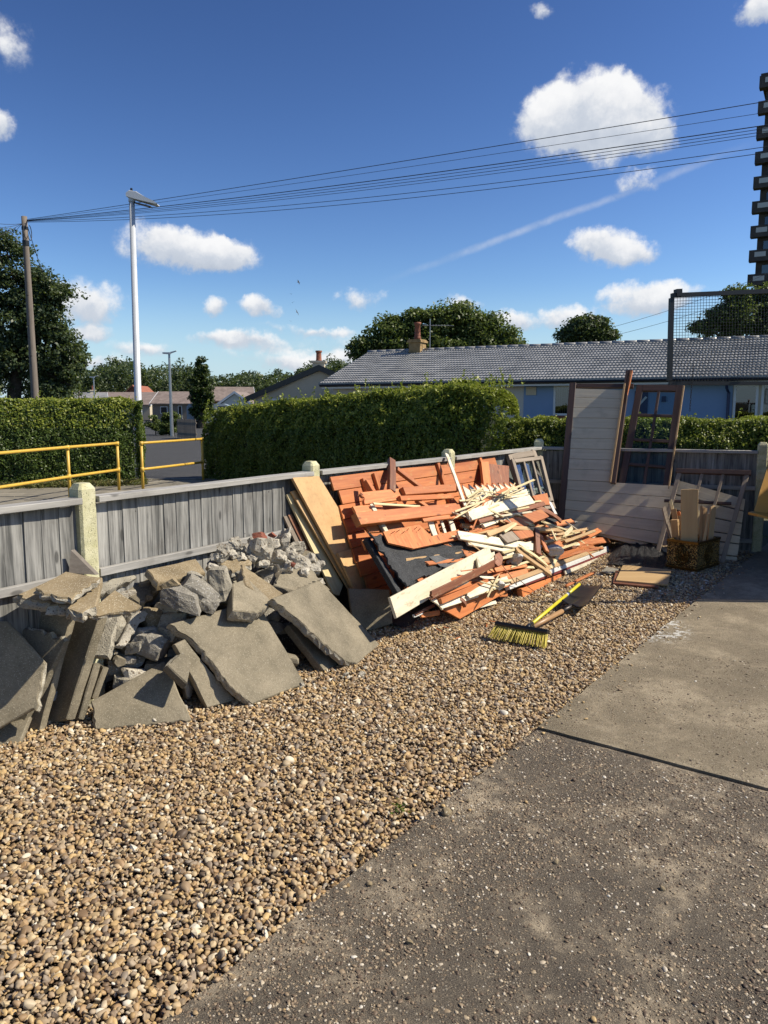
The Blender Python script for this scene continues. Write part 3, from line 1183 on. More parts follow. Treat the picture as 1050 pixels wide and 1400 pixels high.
    fs += [tuple(range(6)), tuple(nn * 6 + k for k in range(5, -1, -1))]
    mesh_obj('inner_core', vs, fs, 'hedge_core', th, M)  # solid dark body in place of twigs, stops views through the leaves
    return th


hedge((-10.2, 14.2), (-4.95, 15.9), 1.1, 1.72, 1.70, 'clipped hedge behind the long yellow railing', 'privet_dark', 70000, .050, 3, (.1, .25), 120, .09)
hl, hr_ = at(276, 600, 17.2), at(652, 600, 11.6)
hedge((hl.x, hl.y), (hr_.x, hr_.y), 1.5, 1.50, 1.98, 'big dense privet hedge with rounded end beyond the side fence', 'privet', 150000, .050, 7, (.15, 1.3), 420, .13)
hedge((1.9, 14.6), (10.5, 12.6), .8, 1.35, 1.33, 'low clipped hedge in front of the blue bungalow', 'privet', 90000, .046, 12, (.2, .2), 220, .08)


def limb(mb, p0, p1, r0, r1, rnd, seg=7, wob=.06):
    pts, rads = [], []
    L = (p1 - p0).length
    for i in range(6):
        u = i / 5
        q = p0.lerp(p1, u)
        if 0 < i < 5:
            q = q + Vector((rnd.uniform(-1, 1), rnd.uniform(-1, 1), rnd.uniform(-.5, .5))) * L * wob
        pts.append(q)
        rads.append(r0 + (r1 - r0) * u)
    mb.tube(pts, rads, seg)


def tree(name, base, blobs, mat, n, leaf, label, seed, trunk_r=.25, trunk_h=None, clump=.5, group=None, gap=.25, cat='tree', asp=.6):
    """blobs: (world centre, radii); the leaves gather in many small clumps through the crown"""
    rnd = random.Random(seed)
    R = np.random.RandomState(seed)
    base = Vector(base)
    th = thing(name, base, label, cat, group)
    vol = np.array([b[1][0] * b[1][1] * b[1][2] for b in blobs]) ** (2 / 3)
    nc = max(12, int(n / 190))
    pk = R.choice(len(blobs), nc, p=vol / vol.sum())
    C = np.array([tuple(b[0]) for b in blobs])[pk]
    S = np.array([b[1] for b in blobs])[pk]
    D = R.normal(0, 1, (nc, 3))
    D /= np.linalg.norm(D, axis=1)[:, None]
    rad = R.uniform(.3, 1.15, nc) ** .55
    cc = C + D * S * rad[:, None]
    cs = clump * R.uniform(.35, 1.55, nc)
    k = R.randint(0, nc, n)
    Q = R.normal(0, 1, (n, 3))
    Q /= np.linalg.norm(Q, axis=1)[:, None]
    P = cc[k] + Q * (cs[k] * R.uniform(0, 1, n) ** .5)[:, None] * np.array([1.1, 1.1, .55])
    N = Q * .6 + np.array([0, 0, .7])
    P = P[P[:, 2] > base.z + .1]
    N = N[:len(P)]
    Mt = Matrix.Translation(base)
    leaf_mesh('crown', P - np.array(base), N, leaf, mat, th, Mt, asp, seed, .8)
    mb = MB()
    ctr = Vector(np.mean([tuple(b[0]) for b in blobs], axis=0))
    top = Vector((base.x * .4 + ctr.x * .6, base.y * .4 + ctr.y * .6, trunk_h if trunk_h else base.z + (ctr.z - base.z) * .75))
    limb(mb, Vector((0, 0, -.2)), top - base, trunk_r, trunk_r * .5, rnd, 9, .015)
    o = mb.obj('trunk', 'bark', th, Mt)
    mb = MB()
    for b in blobs:
        e = Vector(b[0]) - base
        limb(mb, (top - base) * rnd.uniform(.55, 1.0), e, trunk_r * .4, trunk_r * .08, rnd, 5, .05)
        for q in range(5):
            w = Vector([rnd.uniform(-1, 1) * b[1][i] * .8 for i in range(3)])
            limb(mb, e, e + w, trunk_r * .14, trunk_r * .03, rnd, 4, .06)
    mb.obj('limbs', 'bark', o, Mt)
    return th


def bl(px, py, Y, rx, ry, rz=None, dY=0):
    """a crown lobe: centre, and radii given in photograph pixels at that distance"""
    k = Y / FPX
    return (at(px, py, Y + dY), (rx * k, (rz or (rx + ry) * .3) * k, ry * k))


def foot(px, Y):
    p = at(px, 560, Y)
    return Vector((p.x, p.y, -.1))


tree('broadleaf_tree', foot(12, 33), [bl(0, 440, 33, 62, 58), bl(62, 425, 33, 32, 48), bl(30, 385, 33, 34, 40), bl(10, 350, 33, 26, 30), bl(80, 405, 33, 26, 22), bl(72, 480, 33, 38, 34), bl(20, 505, 33, 60, 44), bl(85, 520, 33, 24, 30), bl(-60, 430, 33, 60, 80)],
     'tree_dark', 80000, .14, 'tall dark broadleaf tree behind the telegraph pole', 3, .4, clump=.5)
tree('broadleaf_tree', foot(585, 52), [bl(497, 478, 52, 18, 20), bl(535, 460, 52, 26, 24), bl(580, 447, 52, 28, 22), bl(622, 440, 52, 24, 22), bl(655, 452, 52, 20, 20), bl(690, 468, 52, 14, 16), bl(600, 485, 52, 80, 20), bl(678, 442, 52, 7, 12)],
     'tree_leaf', 80000, .22, 'wide green tree behind the bungalow chimney', 4, .45, clump=.75)
tree('dark_tree', foot(803, 78), [bl(800, 450, 78, 22, 11), bl(810, 441, 78, 15, 9), bl(788, 458, 78, 16, 8), bl(824, 458, 78, 11, 8)],
     'tree_dark', 30000, .28, 'small round dark purple-green tree behind the long roof', 5, .4, clump=1.0)
tree('broadleaf_tree', foot(1010, 46), [bl(1010, 432, 46, 34, 26), bl(985, 440, 46, 26, 18), bl(1040, 425, 46, 36, 34), bl(1008, 405, 46, 10, 16), bl(962, 448, 46, 14, 9), bl(1080, 430, 46, 40, 34)],
     'tree_leaf', 40000, .18, 'green tree seen through the wire mesh gate of the truck', 6, .4, clump=.6)
tree('conifer_tree', foot(276, 62), [bl(274, 502, 62, 4, 14), bl(277, 515, 62, 7, 15), bl(272, 522, 62, 7, 15), bl(277, 535, 62, 11, 14), bl(269, 546, 62, 7, 14), bl(282, 548, 62, 8, 14), bl(276, 560, 62, 12, 14)],
     'conifer', 40000, .17, 'tall narrow conifer standing between the far bungalows', 7, .35, clump=.30, cat='tree')
tree('garden_bush', foot(231, 46), [bl(226, 574, 46, 8, 10), bl(236, 572, 46, 8, 10), bl(231, 584, 46, 12, 8), bl(225, 590, 46, 8, 5), bl(238, 590, 46, 8, 5)], 'tree_leaf', 9000, .12, 'rounded dark bush at the end of the slatted far fence', 8, .06, clump=.25, cat='bush')
tree('garden_bush', foot(212, 47), [bl(209, 577, 47, 8, 8), bl(215, 583, 47, 8, 6)], 'tree_leaf', 3500, .12, 'small bush beyond the bend of the road', 18, .05, clump=.25, cat='bush')
tree('garden_tree', foot(95, 46), [bl(92, 500, 46, 16, 22), bl(84, 525, 46, 20, 26), bl(100, 492, 46, 9, 10)], 'tree_dark', 9000, .26, 'thin-topped tree beside the tall dark one', 28, .2, clump=.5)


def wood_line():
    R = np.random.RandomState(31)
    P = []
    for i in range(1500):
        px = R.uniform(40, 520)
        Y = R.uniform(190, 240)
        topy = 508 + 9 * math.sin(px * .021 + 1) + 6 * math.sin(px * .067) + R.normal(0, 3)
        if 340 < px < 372:
            topy += 6
        y = R.uniform(topy, 548)
        c = np.array(at(px, y, Y))
        s = R.uniform(.9, 2.2)
        q = R.normal(0, 1, (60, 3))
        q /= np.linalg.norm(q, axis=1)[:, None]
        P.append(c + q * s * R.rand(60, 1) ** .4)
    P = np.concatenate(P)
    P = P[P[:, 2] > 0]
    o = leaf_mesh('distant_wood', P, np.tile(np.array([0, -.4, .8]), (len(P), 1)), .75, 'tree_dark', seed=8)
    props(o, 'dark line of distant woodland beyond the roofs', 'woodland', kind='stuff')


wood_line()


# ------------------------------------------------------------------ bungalow
def bungalow():
    A = at(437, 527, 30.5)
    A.z = 0
    B = at(1050, 517, 23.3)
    B.z = 0
    ax = (B - A).normalized()
    bk = Vector((-ax.y, ax.x, 0))          # away from us
    if bk.y < 0:
        bk = -bk
    L = (B - A).length + 7.5
    M = frame(A, ax, (0, 0, 1))            # x along, y away (z cross x)
    th = thing('bungalow', A, 'long low bungalow with silvery tiled roof and blue front wall', 'house', None, M=M)
    ez, rz, w = 2.47, 3.92, 4.0

    def lx(px, y=.45):                     # local x where a sight line meets the front wall
        p = onp(px, 540, A + bk * y, bk)
        return (p - A).dot(ax)
    fy = .45                               # wall stands behind the eaves
    # walls in coloured sections
    cuts = [(.35, lx(640), 'grey_render'), (lx(640), lx(716), 'grey_render'), (lx(716), lx(1002), 'blue_render'), (lx(1002), L - .3, 'cream_render')]
    for x0, x1, mt in cuts:
        mb = MB()
        mb.box((x0 + .002, fy, 0), (x1 - .002, fy + .25, ez - .06))
        mb.obj('wall', mt, th, M)
    mb = MB()
    mb.prism([(.35, fy + .2, 0), (.35, 2 * w - .4, 0), (.35, 2 * w - .4, ez - .05), (.35, w, rz - .12), (.35, fy + .2, ez - .05)], (.25, 0, 0))
    mb.obj('gable', 'cream_render', th, M)
    mb = MB()
    mb.box((.6, 2 * w - .6, 0), (L - .3, 2 * w - .4, ez - .05))
    mb.obj('wall', 'grey_render', th, M)
    mb = MB()
    mb.box((.1, -.01, ez - .17), (L, .03, ez - .02))
    mb.obj('fascia', 'white_upvc', th, M)
    mb = MB()
    mb.box((.1, .03, ez - .10), (L, fy, ez - .08))
    mb.obj('soffit', 'soffit', th, M)
    mb = MB()
    mb.tube([(.05, -.06, ez - .05), (L, -.06, ez - .05)], .055, 8)
    mb.obj('gutter', 'black_plastic', th, M)
    # tiled slope: rows of rolled tiles
    rows, per = 15, .118
    nx = int(L / per) * 6
    xs = np.linspace(0, L, nx + 1)
    wave = (np.abs(np.sin(np.pi * xs / per)) ** .7) * .034
    vs2, fs2 = [], []
    for r in range(rows):
        y0 = -.08 + (r / rows) * (w + .08)
        y1 = -.08 + ((r + 1.06) / rows) * (w + .08)
        z0 = ez + (rz - ez) * (r / rows)
        z1 = ez + (rz - ez) * ((r + 1.06) / rows)
        b0 = len(vs2)
        sh = (r % 2) * .0
        for x, h in zip(xs, wave):
            vs2.append((x, y0, z0 - .02))
        for x, h in zip(xs, wave):
            vs2.append((x, y0, z0 + .045 + h))
        for x, h in zip(xs, wave):
            vs2.append((x, y1, z1 + h))
        for q in (0, 1):
            for i in range(nx):
                a0 = b0 + q * (nx + 1) + i
                fs2.append((a0, a0 + 1, a0 + nx + 2, a0 + nx + 1))
    ro = mesh_obj('roof_tiles', vs2, fs2, 'roof_tile', th, M)
    props(ro, kind='stuff')
    mb = MB()
    mb.prism([(0, w, rz - .05), (0, 2 * w + .1, ez), (0, 2 * w + .1, ez - .05), (0, w, rz - .12), (0, -.06, ez - .05), (0, -.06, ez - .02)], (L, 0, 0))
    mb.obj('roof_deck', 'black_plastic', th, M)
    mb = MB()
    n = int(L / .45)
    for i in range(n):
        mb.tube([(i * .45, w, rz + .02), (i * .45 + .46, w, rz + .02)], [.10, .092], 8)
    rg = mb.obj('ridge_tiles', 'roof_tile', th, M, smooth=True)
    props(rg, kind='stuff')
    # chimney with pot, on the ridge
    cx = lx(571, w)
    mb = MB()
    mb.box((cx - .26, w - .35, rz - .35), (cx + .26, w + .25, rz + .34))
    mb.box((cx - .32, w - .41, rz + .34), (cx + .32, w + .31, rz + .42))
    mb.box((cx - .28, w - .37, rz + .42), (cx + .28, w + .27, rz + .47))
    ch = mb.obj('chimney', 'chimney_brick', th, M)
    mb = MB()
    mb.lathe([(.15, rz + .46), (.15, rz + .56), (.125, rz + .6), (.115, rz + 1.08), (.15, rz + 1.1), (.15, rz + 1.18), (.11, rz + 1.18)], 14, (cx, w - .05, 0))
    mb.obj('chimney_pot', 'terracotta', ch, M, smooth=True)
    mb = MB()
    ap = [(cx + .55, w, rz), (cx + .55, w, rz + 1.3)]
    mb.tube(ap, .02, 6)
    mb.tube([(cx + .2, w, rz + 1.05), (cx + 1.6, w, rz + .98)], .014, 5)
    for k in range(9):
        xx = cx + .35 + k * .13
        mb.tube([(xx, w - .17, rz + 1.045 - k * .006), (xx, w + .17, rz + 1.045 - k * .006)], .008, 4)
    mb.obj('aerial', 'galv', th, M)

    def window(px0, px1, z0, z1, panes=1, curtain=False, sill=True, door=False):
        x0, x1 = lx(px0), lx(px1)
        f = .07
        mb = MB()
        mb.box((x0, fy - .03, z0), (x0 + f, fy + .05, z1))
        mb.box((x1 - f, fy - .03, z0), (x1, fy + .05, z1))
        mb.box((x0 + f, fy - .03, z0), (x1 - f, fy + .05, z0 + f))
        mb.box((x0 + f, fy - .03, z1 - f), (x1 - f, fy + .05, z1))
        for k in range(1, panes):
            xm = x0 + (x1 - x0) * k / panes
            mb.box((xm - f * .6, fy - .032, z0 + f), (xm + f * .6, fy + .05, z1 - f))
        wn = mb.obj('door' if door else 'window', 'white_upvc', th, M)
        mb = MB()
        mb.box((x0 + f, fy - .012, z0 + f), (x1 - f, fy - .004, z1 - f))
        mb.obj('pane', 'house_glass', wn, M)
        mb = MB()
        if curtain:
            k = 26
            pts = []
            for i in range(k + 1):
                u = i / k
                pts.append((x0 + f + (x1 - x0 - 2 * f) * u, fy - .0025 - .0012 * (1 + math.sin(u * 40))))
            vs = [(x, y, z0 + f) for x, y in pts] + [(x, y, z1 - f) for x, y in pts]
            mb.add(vs, [(i, i + 1, k + 2 + i, k + 1 + i) for i in range(k)])
            mb.obj('curtain', 'curtain', wn, M)
        if sill:
            mb = MB()
            mb.box((x0 - .08, fy - .07, z0 - .14), (x1 + .05, fy + .02, z0 - .004))
            mb.obj('sill', 'brick_wall', wn, M)
    window(642, 680, 1.35, 2.3, 2)
    window(757, 782, 1.30, 2.32, 1, True)
    window(784, 800, 1.30, 2.32, 1)
    window(1003, 1037, .15, 2.28, 1, False, False, True)
    window(1041, 1085, .9, 2.3, 1, False, True)
    # blue front door, seen through the old glazed frame
    x0, x1 = lx(868), lx(886)
    mb = MB()
    mb.box((x0, fy - .04, .05), (x1, fy + .04, 2.1))
    dr = mb.obj('door', 'blue_dark', th, M)
    mb = MB()
    mb.prism([(x0 + .1, fy - .05, 1.55), (x0 + .4, fy - .05, 1.9), (x0 + .34, fy - .05, 1.93), (x0 + .08, fy - .05, 1.62)], (0, .01, 0))
    mb.obj('door_light', 'white_upvc', dr, M)
    mb = MB()
    x = lx(905)
    mb.box((x, fy - .06, 1.75), (x + .13, fy - .004, 1.93))
    mb.obj('letter_box', 'blue_dark', th, M)
    x = lx(727)
    mb = MB()
    mb.box((x - .2, fy - .035, 2.0), (x + .16, fy - .004, 2.28))
    mb.obj('vent', 'cream_render', th, M)
    x = lx(994)
    mb = MB()
    mb.tube([(x, -.06, ez - .09), (x, .1, ez - .3), (x + .05, fy - .08, ez - .45), (x + .05, fy - .08, 0)], .045, 8)
    mb.obj('downpipe', 'blue_dark', th, M)
    x = lx(686)
    mb = MB()
    mb.tube([(x, fy - .06, ez - .1), (x, fy - .06, 0)], .04, 8)
    mb.obj('downpipe', 'black_plastic', th, M)


bungalow()


def small_house(A, B, depth, ez, rz, wallmat, roofmat, label, barge=None, windows=(), name='bungalow', chim=None, gable_front=False, group=None):
    """a gabled house whose front eaves run from A to B (ground points); gable_front: the gable end faces us"""
    A, B = Vector(A), Vector(B)
    ax = (B - A).normalized()
    M = frame(A, ax, (0, 0, 1))
    L = (B - A).length
    th = thing(name, A, label, 'house', group, M=M)
    if not gable_front:
        prof = [(.3, 0), (depth - .3, 0), (depth - .3, ez), (depth / 2, rz - .15), (.3, ez)]
        mb = MB()
        mb.prism([(.2, y, z) for y, z in prof], (L - .4, 0, 0))
        mb.obj('wall', wallmat, th, M)
        mb = MB()
        for a, b in (((0 - .1, ez - .05), (depth / 2, rz)), ((depth + .1, ez - .05), (depth / 2, rz))):
            mb.prism([(0, a[0], a[1]), (0, b[0], b[1]), (0, b[0], b[1] + .12), (0, a[0], a[1] + .12)], (L, 0, 0))
        mb.obj('roof', roofmat, th, M)
        mb = MB()
        for a, b in (((-.1, ez - .05), (depth / 2, rz)), ((depth + .1, ez - .05), (depth / 2, rz))):
            for x in (-.06, L + .005):
                mb.prism([(x, a[0], a[1] - .14), (x, b[0], b[1] - .14), (x, b[0], b[1] + .14), (x, a[0], a[1] + .14)], (.05, 0, 0))
        mb.obj('bargeboard', barge or 'black_plastic', th, M)
    else:
        prof = [(.3, 0), (L - .3, 0), (L - .3, ez), (L / 2, rz - .15), (.3, ez)]
        mb = MB()
        mb.prism([(x, .2, z) for x, z in prof], (0, depth - .4, 0))
        mb.obj('wall', wallmat, th, M)
        mb = MB()
        for a, b in (((-.1, ez - .05), (L / 2, rz)), ((L + .1, ez - .05), (L / 2, rz))):
            mb.prism([(a[0], 0, a[1]), (b[0], 0, b[1]), (b[0], 0, b[1] + .12), (a[0], 0, a[1] + .12)], (0, depth, 0))
        mb.obj('roof', roofmat, th, M)
        mb = MB()
        for a, b in (((-.1, ez - .05), (L / 2, rz)), ((L + .1, ez - .05), (L / 2, rz))):
            mb.prism([(a[0], -.06, a[1] - .14), (b[0], -.06, b[1] - .14), (b[0], -.06, b[1] + .14), (a[0], -.06, a[1] + .14)], (0, .05, 0))
        mb.obj('bargeboard', barge or 'black_plastic', th, M)
    for (x0, x1, z0, z1) in windows:
        mb = MB()
        y = .2 if gable_front else .3
        mb.box((x0, y - .05, z0), (x1, y - .005, z1))
        wn = mb.obj('window', 'white_upvc', th, M)
        mb = MB()
        mb.box((x0 + .08, y - .06, z0 + .08), (x1 - .08, y - .052, z1 - .08))
        mb.obj('pane', 'interior', wn, M)
    if chim:
        x, y, h = chim
        mb = MB()
        mb.box((x - .3, y - .3, rz - .6), (x + .3, y + .3, rz + h))
        mb.box((x - .38, y - .38, rz + h), (x + .38, y + .38, rz + h + .1))
        c = mb.obj('chimney', 'cream_render', th, M)
        mb = MB()
        mb.lathe([(.16, rz + h + .1), (.14, rz + h + .2), (.13, rz + h + .5), (.17, rz + h + .55), (.17, rz + h + .62)], 12, (x, y, 0))
        mb.obj('chimney_pot', 'terracotta', c, M)
    return th


def gp(px, Y):
    p = at(px, 560, Y)
    return Vector((p.x, p.y, -.05))


p = at(352, 545, 39)
small_house(gp(338, 38), gp(535, 38), 9, 2.05, 3.55, 'cream_render', 'roof_tile', 'cream gable-ended bungalow with dark verge and round-capped chimney', 'black_plastic', [], chim=(3.35, 2.2, .35), gable_front=True)
small_house(gp(205, 96), gp(262, 96), 8, 2.1, 3.6, 'old_slats', 'roof_brown', 'far bungalow with purple-brown roof next to the conifer', 'white_upvc', [(1.2, 2.1, .9, 1.8), (3.4, 3.9, .2, 1.9)])
small_house(gp(120, 104), gp(206, 104), 9, 2.0, 3.7, 'cream_render', 'roof_brown', 'far brown-roofed bungalow behind the white lamp column', 'white_upvc', [(2, 3.2, .8, 1.7)])
small_house(gp(84, 88), gp(150, 90), 8, 2.0, 3.35, 'grey_render', 'roof_tile', 'far grey-roofed bungalow with white bargeboard beyond the left hedge', 'white_upvc', [], chim=(3.6, 4, .3))
small_house(gp(158, 150), gp(206, 150), 10, 2.6, 5.9, 'brick_wall', 'terracotta', 'distant house with red brick gable among the woodland', 'terracotta', [(2.2, 3.2, 3.2, 4.2)], gable_front=True)
small_house(gp(292, 84), gp(350, 84), 8, 1.7, 3.3, 'white_paint', 'roof_brown', 'far white-gabled bungalow right of the conifer', 'white_upvc', [(1.0, 2.2, .6, 1.5)], gable_front=True)
small_house(gp(268, 110), gp(350, 112), 8, 2.6, 4.6, 'brick_wall', 'roof_brown', 'far red-brown roof behind the white gable', 'white_upvc', [])


def flat_garage():
    M = frame(gp(372, 33), (1, -.12, 0), (0, 0, 1))
    th = thing('garage', gp(372, 33), 'flat-roofed lean-to beside the cream gabled bungalow', 'garage', None, M=M)
    mb = MB()
    mb.box((.1, .1, 0), (2.6, 3, 1.85))
    mb.obj('wall', 'cream_render', th, M)
    mb = MB()
    mb.box((0, 0, 1.85), (2.75, 3.1, 2.0))
    mb.obj('roof', 'white_upvc', th, M)
    mb = MB()
    mb.box((.5, .06, .3), (1.3, .098, 1.6))
    mb.obj('window', 'interior', th, M)


flat_garage()


def far_fence():
    a, b = gr(243, 599, -.05), gr(290, 603, -.05)
    a = Vector((a.x, a.y, -.05))
    M = frame(a, (b - a), (0, 0, 1))
    th = thing('slat_fence', a, 'weathered upright-board fence beside the far footway', 'fence', None, M=M)
    q = random.Random(9)
    L = 2.6
    n = 20
    me = None
    for i in range(n):
        me = plank_mesh('board', 1.0, .11, .02, 'old_slats')
        o = bpy.data.objects.new('board', me)
        B = Matrix(((0, 1, 0, i * L / n + .06), (0, 0, 1, 0), (1, 0, 0, .02 + q.uniform(-.02, .03)), (0, 0, 0, 1)))
        link(o, M @ B, th)
    for z in (.25, .8):
        mb = MB()
        mb.box((0, .004, z), (L, .05, z + .08))
        mb.obj('rail', 'old_slats', th, M)


far_fence()


def parked_van():
    p = gr(270, 590, -.05)
    M = frame(Vector((at(255, 560, 62).x, 62, -.05)), (1, .1, 0), (0, 0, 1))
    th = thing('parked_van', p, 'pale blue-grey van roof showing above the far board fence', 'van', None, M=M)
    mb = MB()
    mb.prism([(0, 0, .35), (4.4, 0, .35), (4.5, 0, 1.0), (3.9, 0, 1.15), (3.2, 0, 1.85), (2.9, 0, 1.95), (.2, 0, 1.95), (0, 0, 1.7)], (0, 1.8, 0))
    mb.obj('body', 'van_blue', th, M)
    for x in (.9, 3.6):
        for y in (-.02, 1.62):
            mb = MB()
            mb.tube([(x, y, .32), (x, y + .2, .32)], .32, 18)
            mb.obj('wheel', 'tyre_rubber', th, M)
    mb = MB()
    mb.box((2.5, -.012, 1.2), (3.15, -.003, 1.75))
    mb.obj('side_window', 'interior', th, M)


parked_van()


# ------------------------------------------------------------------ tower block
def tower():
    Y = 95.0
    k = Y / FPX
    c = at(1027, 400, Y)
    M = frame(Vector((c.x, c.y, -.1)), (.86, -.5, 0), (0, 0, 1))
    th = thing('tower_block', c, 'tall dark tower block with stacked balconies at the edge of view', 'tower block', None, M=M)
    z_top = at(1040, 90, Y).z
    st = 2.76
    n = int(z_top / st)
    mb = MB()
    mb.box((.3, 0, 0), (18, 16, n * st + .4))
    body = mb.obj('walls', 'tower_dark', th, M)
    mb = MB()
    mb.box((-.3, -.9, n * st + .4), (18.2, 16.2, n * st + 1.1))
    mb.obj('roof_slab', 'tower_dark', th, M)
    for i in range(1, n + 1):
        z = i * st - .3
        mb = MB()
        mb.box((-.4, -1.1, z - .2), (3.4, 0, z))
        mb.box((-.4, -1.1, z), (-.3, 0, z + 1.1))
        mb.box((3.3, -1.1, z), (3.4, 0, z + 1.1))
        mb.box((-.3, -1.1, z), (3.3, -1.0, z + 1.1))
        b = mb.obj('balcony', 'tower_dark', th, M)
        mb = MB()
        mb.box((.2, -1.12, z + .3), (1.4, -1.103, z + .85))
        mb.obj('balcony_panel', 'grey_render', b, M)
        for x in (4.2, 6.6, 9.0, 11.5):
            mb = MB()
            mb.box((x, -.06, z + .7), (x + 1.6, -.004, z + 2.1))
            w = mb.obj('window', 'white_upvc', th, M)
            mb = MB()
            mb.box((x + .1, -.075, z + .8), (x + 1.5, -.063, z + 2.0))
            mb.obj('pane', 'house_glass', w, M)
        mb = MB()
        mb.box((1.0, -.06, z + .1), (2.6, -.004, z + 2.2))
        w = mb.obj('balcony_door', 'house_glass', th, M)


tower()

# ------------------------------------------------------------------ street furniture
def telegraph_pole(base, h, r, label, lean=(0, 0)):
    th = thing('telegraph_pole', base, label, 'telegraph pole', 'telegraph poles')
    M = WM[th.name]
    # the timber runs lengthwise in x of its own frame
    F = M @ frame((0, 0, 0), (lean[0], lean[1], 1), (1, 0, 0))
    mb = MB()
    mb.tube([(i * h / 8, 0, 0) for i in range(9)], [r * (1 - .35 * i / 8) for i in range(9)], 14)
    mb.obj('shaft', 'pole_wood', th, F, smooth=True)
    mb = MB()
    mb.tube([(h - .38, 0, 0), (h - .30, 0, 0)], r * .76, 14)
    mb.tube([(h - .85, 0, 0), (h - .70, 0, 0)], r * .80, 14)
    mb.obj('steel_band', 'black_metal', th, F)
    for k in range(4):
        mb = MB()
        mb.tube([(h - 1.4 - k * .9, -.1, .02 if k % 2 else -.02), (h - 1.4 - k * .9, .1 + .12, .02 if k % 2 else -.02)], .012, 5)
        mb.obj('step_bolt', 'black_metal', th, F)
    mb = MB()
    for s in (-1, 1):
        pts = [(h - .35 + .22 * math.cos(a) - .1, s * (.13 + .13 * math.sin(a)), .08) for a in np.linspace(0, 5.2, 12)]
        mb.tube(pts, .012, 5)
    mb.obj('cable_loop', 'cable_black', th, F)
    return th


pt, pb = at(33, 296, 24.0), at(49, 560, 24.0)
slope = (pt - pb)
bb = pb - slope * (pb.z / slope.z)
telegraph_pole(bb, slope.length * (pt.z / slope.z), .128, 'weathered timber telegraph pole in front of the dark tree', (slope.x / slope.z, slope.y / slope.z))
p2 = Vector((10.6, 15.0, 0))
telegraph_pole(p2, 8.6, .15, 'timber telegraph pole off to the right where the cables end')
tp = at(37, 300, 24.0)
CR = random.Random(3)


def cable(name, a, b, sag, r, label, n=28):
    mb = MB()
    pts = [Vector(a).lerp(Vector(b), i / n) - Vector((0, 0, sag * 4 * (i / n) * (1 - i / n))) for i in range(n + 1)]
    mb.tube(pts, r * .58, 5, False)
    return props(mb.obj(name, 'cable_black', smooth=True), label, 'cable', 'overhead telephone cables')


def cable_end(px, py, d=1.06):
    """where a cable that passes over this sight line reaches the second pole"""
    v = at(px, py, 14.9)
    dirv = (v - tp)
    return tp + dirv * ((p2.x - .1 - tp.x) / dirv.x)


for i, (py, dz, r, sag, lb) in enumerate([(139, .0, .013, .06, 'uppermost single overhead cable from the telegraph pole'), (153, -.02, .008, .08, 'faint second overhead cable just below the uppermost'),
                                          (168, -.03, .016, .16, 'thickest cable of the overhead bundle'), (171, -.04, .010, .20, 'overhead bundle cable directly under the thickest one'),
                                          (174, -.05, .010, .24, 'overhead bundle cable in the middle of the bundle'), (177, -.05, .009, .28, 'lowest cable of the overhead bundle'),
                                          (192, -.06, .011, .34, 'lower pair of overhead cables, the upper one'), (198, -.08, .011, .40, 'lower pair of overhead cables, the lower one')]):
    cable('overhead_cable', tp + Vector((0, 0, dz)), cable_end(1035, py) + Vector((0, 0, sag * .25)), sag, r, lb)
for px, py, Y, lb in ((-60, 290, 20, 'cable running left from the pole, uppermost'), (-60, 306, 19, 'cable running left from the pole, second one down'), (-80, 345, 21, 'cable running left from the pole over the dark tree'), (-30, 352, 26, 'steepest cable dropping left from the pole into the tree')):
    cable('overhead_cable', tp + Vector((-.15, 0, -.12)), at(px, py, Y), .12, .011, lb, 10)
cable('overhead_cable', tp + Vector((0, 0, -.2)), at(62, 385, 30), .02, .018, 'short stout cable dropping right from the pole behind the tree', 8)
cable('overhead_cable', at(838, 447, 45), at(1100, 352, 45), .25, .018, 'thin far cable rising towards the tower block, upper one', 14)
cable('overhead_cable', at(842, 458, 45), at(1100, 372, 45), .25, .018, 'thin far cable rising towards the tower block, lower one', 14)


def lamp_column():
    Y = 17.6
    t, b = at(180, 268, Y), at(189, 553, Y)
    s = t - b
    base = b - s * (b.z / s.z)
    th = thing('street_lamp', base, 'tall white street lamp column with flat LED head', 'street lamp')
    M = WM[th.name]
    d = s / s.z
    h = t.z
    mb = MB()
    mb.tube([d * 0, d * 1.3, d * 1.32, d * h], [.10, .097, .082, .060], 12)
    mb.obj('column', 'lamp_white', th, M, smooth=True)
    mb = MB()
    mb.box((-.04, -.1, .5), (.04, -.086, 1.0))
    mb.obj('access_door', 'galv', th, M)
    F = Matrix.Translation(M.translation + d * h)
    mb = MB()
    mb.tube([(0, 0, -.12), (0, 0, .04)], [.075, .07], 12)
    mb.obj('collar', 'lamp_white', th, F)
    mb = MB()
    # a flat tapering head reaching out to the right
    prof = [(-.09, -.03), (.12, -.10), (.52, -.20), (.56, -.185), (.50, -.135), (.30, -.03), (.12, .085), (-.03, .105), (-.09, .05)]
    n = len(prof)
    vs = []
    for y, k in ((-.11, .85), (-.06, 1), (.06, 1), (.11, .85)):
        vs += [(x, y + x * .1, -.03 + (z + .03) * k) for x, z in prof]
    fs = [tuple(range(n)), tuple(range(4 * n - 1, 3 * n - 1, -1))]
    for q in range(3):
        for i in range(n):
            fs.append((q * n + i, (q + 1) * n + i, (q + 1) * n + (i + 1) % n, q * n + (i + 1) % n))
    mesh_obj('lamp_head', vs, fs, 'lamp_white', th, F)
    mb = MB()
    mb.box((.12, -.085, -.235), (.5, .085, -.222))
    F2 = F @ Matrix.Translation((0, 0, .11)) @ Matrix.Rotation(.25, 4, 'Y')
    mb.obj('led_panel', 'black_plastic', th, F2)
    mb = MB()
    mb.lathe([(.028, .10), (.028, .15), (.02, .165)], 8)
    mb.obj('photocell', 'black_plastic', th, F)


lamp_column()


